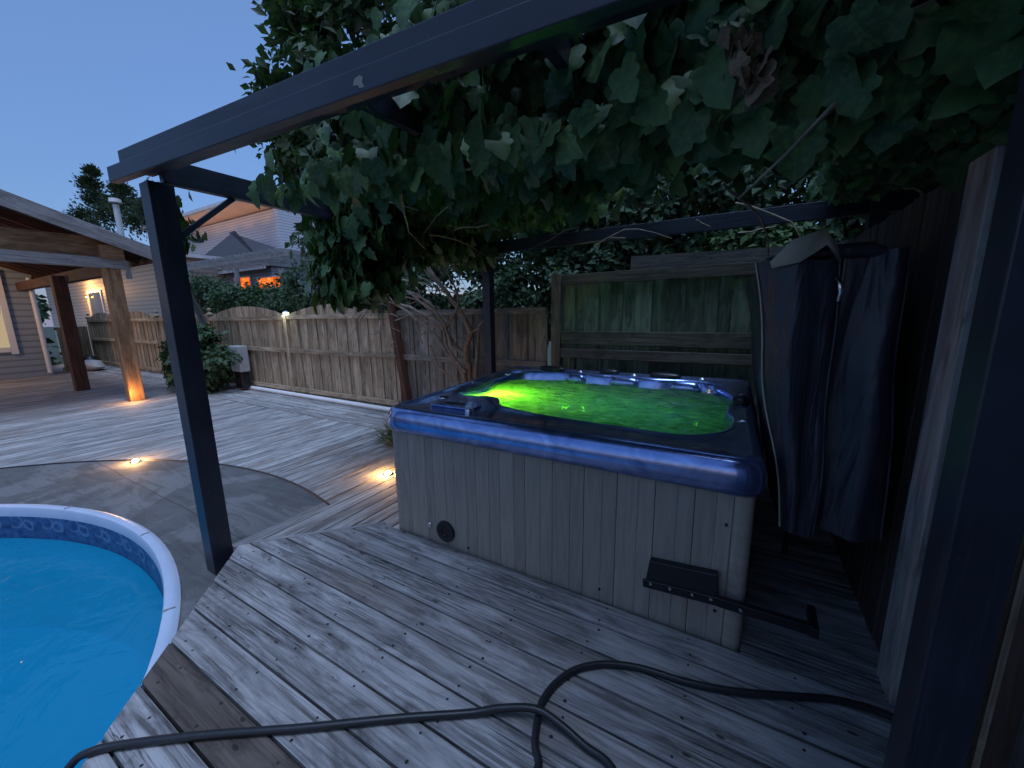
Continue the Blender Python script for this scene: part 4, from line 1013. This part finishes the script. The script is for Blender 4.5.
# vine stems
vine=thing('grape_vine','grape vine covering the pergola, its twisted stems rooted behind the tub','vine',(-3.35,4.72,ZL))
base=Vector((-3.35,4.62,ZL))
def pth(pix,Y0,Y1):
    n=len(pix)-1; return [onY(x_,y_,Y0+(Y1-Y0)*i/n) for i,(x_,y_) in enumerate(pix)]
stems=[([(470,392),(468,360),(455,345),(440,325),(410,308),(380,300),(345,306)],4.7,4.5,.04),
 ([(472,392),(466,350),(470,330),(452,300),(430,270),(415,240)],4.7,4.4,.045),
 ([(470,395),(462,372),(445,350),(432,332),(415,318),(398,305),(372,292),(335,300)],4.65,4.4,.035),
 ([(475,385),(478,340),(482,322),(500,318)],4.7,4.65,.03),
 ([(466,372),(450,352),(440,320),(425,300),(400,290),(360,292),(330,308)],4.6,4.3,.022),
 ([(452,345),(440,318),(418,300),(395,285),(360,282),(330,290)],4.55,4.2,.02),
 ([(445,330),(458,305),(452,280),(430,250)],4.55,4.3,.018),
 ([(425,270),(445,290),(462,312),(470,330)],4.3,4.6,.022),
 ([(400,280),(430,285),(455,300)],4.35,4.5,.015),
 ([(360,298),(375,275),(372,262)],4.4,4.2,.012),([(385,300),(395,280),(388,266)],4.4,4.2,.012),
 ([(340,312),(365,300),(400,296),(440,308)],4.3,4.5,.014),([(430,345),(440,368),(462,385)],4.5,4.6,.02)]
for pix,a,c,r in stems:
    P=catmull(pth(pix,a,c),5); n=len(P); b=MB()
    P=[p+Vector((noise.noise(p*6)*.02,0,noise.noise(p*6+Vector((5,5,5)))*.02)) for p in P]
    b.tube(P,[r*1.1*(1-.6*i/n)*(1+.12*math.sin(i*2.)) for i in range(n)],M['trunk'],8); b.build('stem',vine,70)
rs=random.Random(99)
for k in range(70):   # twiggy tangle
    p=onY(rs.uniform(335,480),rs.uniform(262,345) ,rs.uniform(4.1,4.7)); dd=Vector((rs.uniform(-1,1),rs.uniform(-.3,.3),rs.uniform(-.5,.6))).normalized(); Q=[p]
    for j in range(5): Q.append(Q[-1]+dd*rs.uniform(.06,.13)); dd=(dd+Vector((rs.uniform(-.5,.5),rs.uniform(-.3,.3),rs.uniform(-.5,.5)))).normalized()
    b=MB(); b.tube(Q,[.009,.008,.007,.006,.004,.002],M['trunk'],5); b.build('twig',vine,70)
for k in range(24):   # bare canes under the canopy
    p=Vector((rs.uniform(-3,1.2),rs.uniform(1.4,4.6),rs.uniform(2.3,2.6))); dd=Vector((rs.uniform(-1,1),rs.uniform(-1,1),rs.uniform(-.5,.1))).normalized(); Q=[p]
    for j in range(5): Q.append(Q[-1]+dd*rs.uniform(.08,.2)); dd=(dd+Vector((rs.uniform(-.5,.5),rs.uniform(-.5,.5),rs.uniform(-.4,.2)))).normalized()
    b=MB(); b.tube(Q,[.008,.008,.007,.006,.004,.003],M['trunk'],5); b.build('twig',vine,70)

# foliage
b=MB()
def put(p,size,face=None,mat='vine'):
    if p.x>-3. and p.z>2.34 and p.y<1.25+.0717*(p.x+3.12): return
    out=face if face is not None else Vector((0,-1,.4))
    d=Vector((rnd(-.7,.7),rnd(-.7,.3),-1.))+rv()*.35; n_=out+rv()*.75
    b.leaf(p,d,n_,size*rnd(.7,1.25),M[mat])
def dens(x,y): return noise.noise(Vector((x*1.3,y*1.3,3.3)))
# roof layer
n_=0
while n_<15000:
    x,y=rnd(-3.15,3.0),rnd(1.24,5.0)
    # open corner at the front left, edge wanders
    e=.35*noise.noise(Vector((x*1.5,y*1.5,8.)))
    if x< -2.1 and y<2.75+e+(-2.1-x)*.2: 
        if random.random()<.985: continue
    if x>.25 and y<1.4: continue
    if x<-1.55+e and y<1.55+e*.5 and random.random()<.85: continue
    yb=2.75+.5*noise.noise(Vector((x*.9,7.,2.)))+(.9 if x<-2.2 else 0)+(2.6 if x>.55+.25*noise.noise(Vector((y,x,4.))) else 0)
    if y>yb and random.random()<((1.1 if x>-2 else .95) if y>yb+.3 else .75): continue
    z=2.62+.12*noise.noise(Vector((x,y,1.)))+abs(random.gauss(0,.15))*(1 if random.random()<.8 or y>2.6 else -1.0)
    put(Vector((x,y,z)),.108 if y<2. else .125,Vector((rnd(-.5,.2),-.7,.6))); n_+=1
# hanging fringes under the roof, in swags
for k in range(46):
    x0,y0=rnd(-1.7,2.2),rnd(1.3,2.3); L=rnd(.03,.20)*(1.+.3*(x0>0.2)); 
    if x0<-.9 and y0<1.7: continue
    for j in range(int(18+L*90)):
        put(Vector((x0+random.gauss(0,.12),y0+random.gauss(0,.10),2.52-rnd(0,1)*L)),.105,Vector((-.2,-1,.3)))
# curtain over the left beam, between the front corner and the rear post
n_=0
while n_<5200:
    y=rnd(2.25,4.9); x=-3.12+random.gauss(0,.16)-.10*(y-2.)*.4; f=(y-2.25)/2.65
    zlo=1.78+(.5 if y>3.1 else max(0,(y-2.7)/.4)*.5)+.14*noise.noise(Vector((y*3,2.,x)))
    zhi=2.6+1.5*min(1,f*2.5)+.35*noise.noise(Vector((y*2.,5.,0)))
    z=rnd(zlo,zhi)
    if noise.noise(Vector((x*2,y*2.6,z*2.6)))<-.28: continue
    put(Vector((x,y,z)),.14,Vector((-.5,-1,.35))); n_+=1
# mound above roof at left
n_=0
while n_<3600:
    v=Vector((random.gauss(0,.5),random.gauss(0,.5),random.gauss(0,.5)))
    if v.length>1.25: continue
    p=Vector((-2.35,3.5,3.0))+Vector((v.x*1.15,v.y*1.1,abs(v.z)*1.0-.3))
    if p.y<2.5: continue
    p.z+=0; put(p,.14,Vector((-.5,-1,.5))); n_+=1
# sprays on the front left corner
for (c,r,n0) in ((Vector((-3.20,1.20,2.27)),.06,34),(Vector((-3.22,1.24,2.14)),.05,30),(Vector((-3.2,1.16,2.36)),.05,24),(Vector((-2.6,1.25,2.62)),.05,4),(Vector((-2.25,1.2,2.62)),.05,3)):
    for k in range(n0): put(c+Vector((random.gauss(0,r),random.gauss(0,r),random.gauss(0,r*1.2))),.10 if r>.06 else .06,Vector((-.3,-1,.2)))
# leaves along the underside of the front beam
for k in range(260):
    x=-2.35+rnd(0,1)**.8*3.2; put(Vector((x,1.13+rnd(0,.4)+.072*(x+3.1),2.335-rnd(0,.10)*(.5+.4*(x+2.3)))),.115,Vector((-.2,-1,.3)))
# bigger nearer leaves at the right
for px_,py_,Y_,s_ in ((702,125,1.5,.15),(752,140,1.5,.13),(795,150,1.45,.16),(640,80,1.6,.12),(672,160,1.8,.13),(735,170,1.8,.12),(612,100,1.7,.12)):
    p=onY(px_,py_-20,Y_); b.leaf(p,Vector((rnd(-.3,.3),-.1,-1)),Vector((-.2,-1,.3))+rv()*.4,s_*.85,M['vine'])
b.build('foliage',vine,180)
b=MB()
for c_,L_,n0 in ((onY(742,0,1.3),.10,9),(onY(750,30,1.3),.10,10),(onY(764,72,1.32),.05,6),(onY(632,55,1.75),.09,9),(onY(440,160,2.6),.06,3),(onY(560,90,1.9),.05,3)):
    for k in range(n0):
        p=c_+Vector((random.gauss(0,.018),random.gauss(0,.02),-rnd(0,L_)))
        b.leaf(p,Vector((rnd(-.5,.5),rnd(-.3,.3),-1)),rv(),rnd(.05,.085),M['dry'],random.choice(('grape','oval')))
b.build('dry_leaves',vine)
# flying twig of leaves at the top edge
# ---------------------------------------------------------------- unseen house added beside the camera to shade the right of the deck
sh=thing('added_side_house','unseen grey lap sided house added right of the deck to block sky light','house',(3.5,-3,-.2))
b=MB(); b.box((3.6,-2.9,2.2),(4.6,9.4,4.9),M['siding_grey']); b.build('wall',sh)
b=MB(); b.box((3.3,-2.9,4.75),(6.0,10.4,.2),M['eave']); b.build('roof_edge',sh)
b=MB(); b.box((1.95,-.1,2.86),(3.5,3.9,.08),M['timber_dark']); b.box((.20,-.1,2.80),(.04,3.9,.16),M['painted']); b.build('added_porch_roof',sh)  # roof added to keep sky light off the right of the deck
# ---------------------------------------------------------------- lights
# green lamp in the tub, then two added fill lights that brighten the water
point('spa_and_fill_light',(-1.95,3.10,.66),6.5,(.24,1.,.02),.05)
point('spa_and_fill_light',(-1.0,3.2,.33),.55,(.08,1.,.38),.28)
point('spa_and_fill_light',(-.4,3.1,.36),.50,(.08,1.,.48),.28)
# under roof light of the pavilion side + post foot light
point('post_uplight',(-11.0,2.90,ZL+.18),2.,(1.,.45,.12),.03)
point('pavilion_lamp',(-17.5,.6,2.6),20,(1.,.58,.28),.15)
point('solar_lamp',(px[4]+.02,FY-.22,1.62),.3,(.85,1.,.75),.03)
# dusk sky
w=bpy.data.worlds.new('World'); sc.world=w; w.use_nodes=True; nt=w.node_tree; bg=nt.nodes['Background']
sky=nt.nodes.new('ShaderNodeTexSky'); sky.sky_type='NISHITA'; sky.sun_disc=False; sky.sun_elevation=R_(3.0); sky.sun_rotation=R_(150); sky.air_density=1.; sky.dust_density=.4; sky.ozone_density=3.5
mx=nt.nodes.new('ShaderNodeMix'); mx.data_type='RGBA'; mx.blend_type='MULTIPLY'; mx.inputs[0].default_value=1.; nt.links.new(sky.outputs[0],mx.inputs[6]); mx.inputs[7].default_value=(1.22,1.0,1.13,1)
m2=nt.nodes.new('ShaderNodeMix'); m2.data_type='RGBA'; m2.inputs[0].default_value=.68; nt.links.new(mx.outputs[2],m2.inputs[6]); m2.inputs[7].default_value=(.33,.57,1.12,1)
nt.links.new(m2.outputs[2],bg.inputs[0]); bg.inputs[1].default_value=.10
sl=bpy.data.lights.new('sun','SUN'); sl.energy=.50; sl.angle=R_(34); sl.color=(.52,.67,1.); so=bpy.data.objects.new('sun',sl); COL.objects.link(so); so.rotation_euler=Vector((-.20,.18,-1.)).to_track_quat('-Z','Y').to_euler()
# ---------------------------------------------------------------- render settings
vs=sc.view_settings; vs.view_transform='Standard'; vs.look='None'; vs.gamma=1; vs.exposure=2.35
sc.render.engine='CYCLES'; cy=sc.cycles; cy.use_denoising=True
try: cy.denoiser='OPENIMAGEDENOISE'
except Exception: pass
cy.max_bounces=7; cy.diffuse_bounces=3; cy.glossy_bounces=3; cy.transmission_bounces=4; cy.transparent_max_bounces=8
cy.sample_clamp_indirect=3.; cy.sample_clamp_direct=0; cy.caustics_reflective=False; cy.caustics_refractive=False
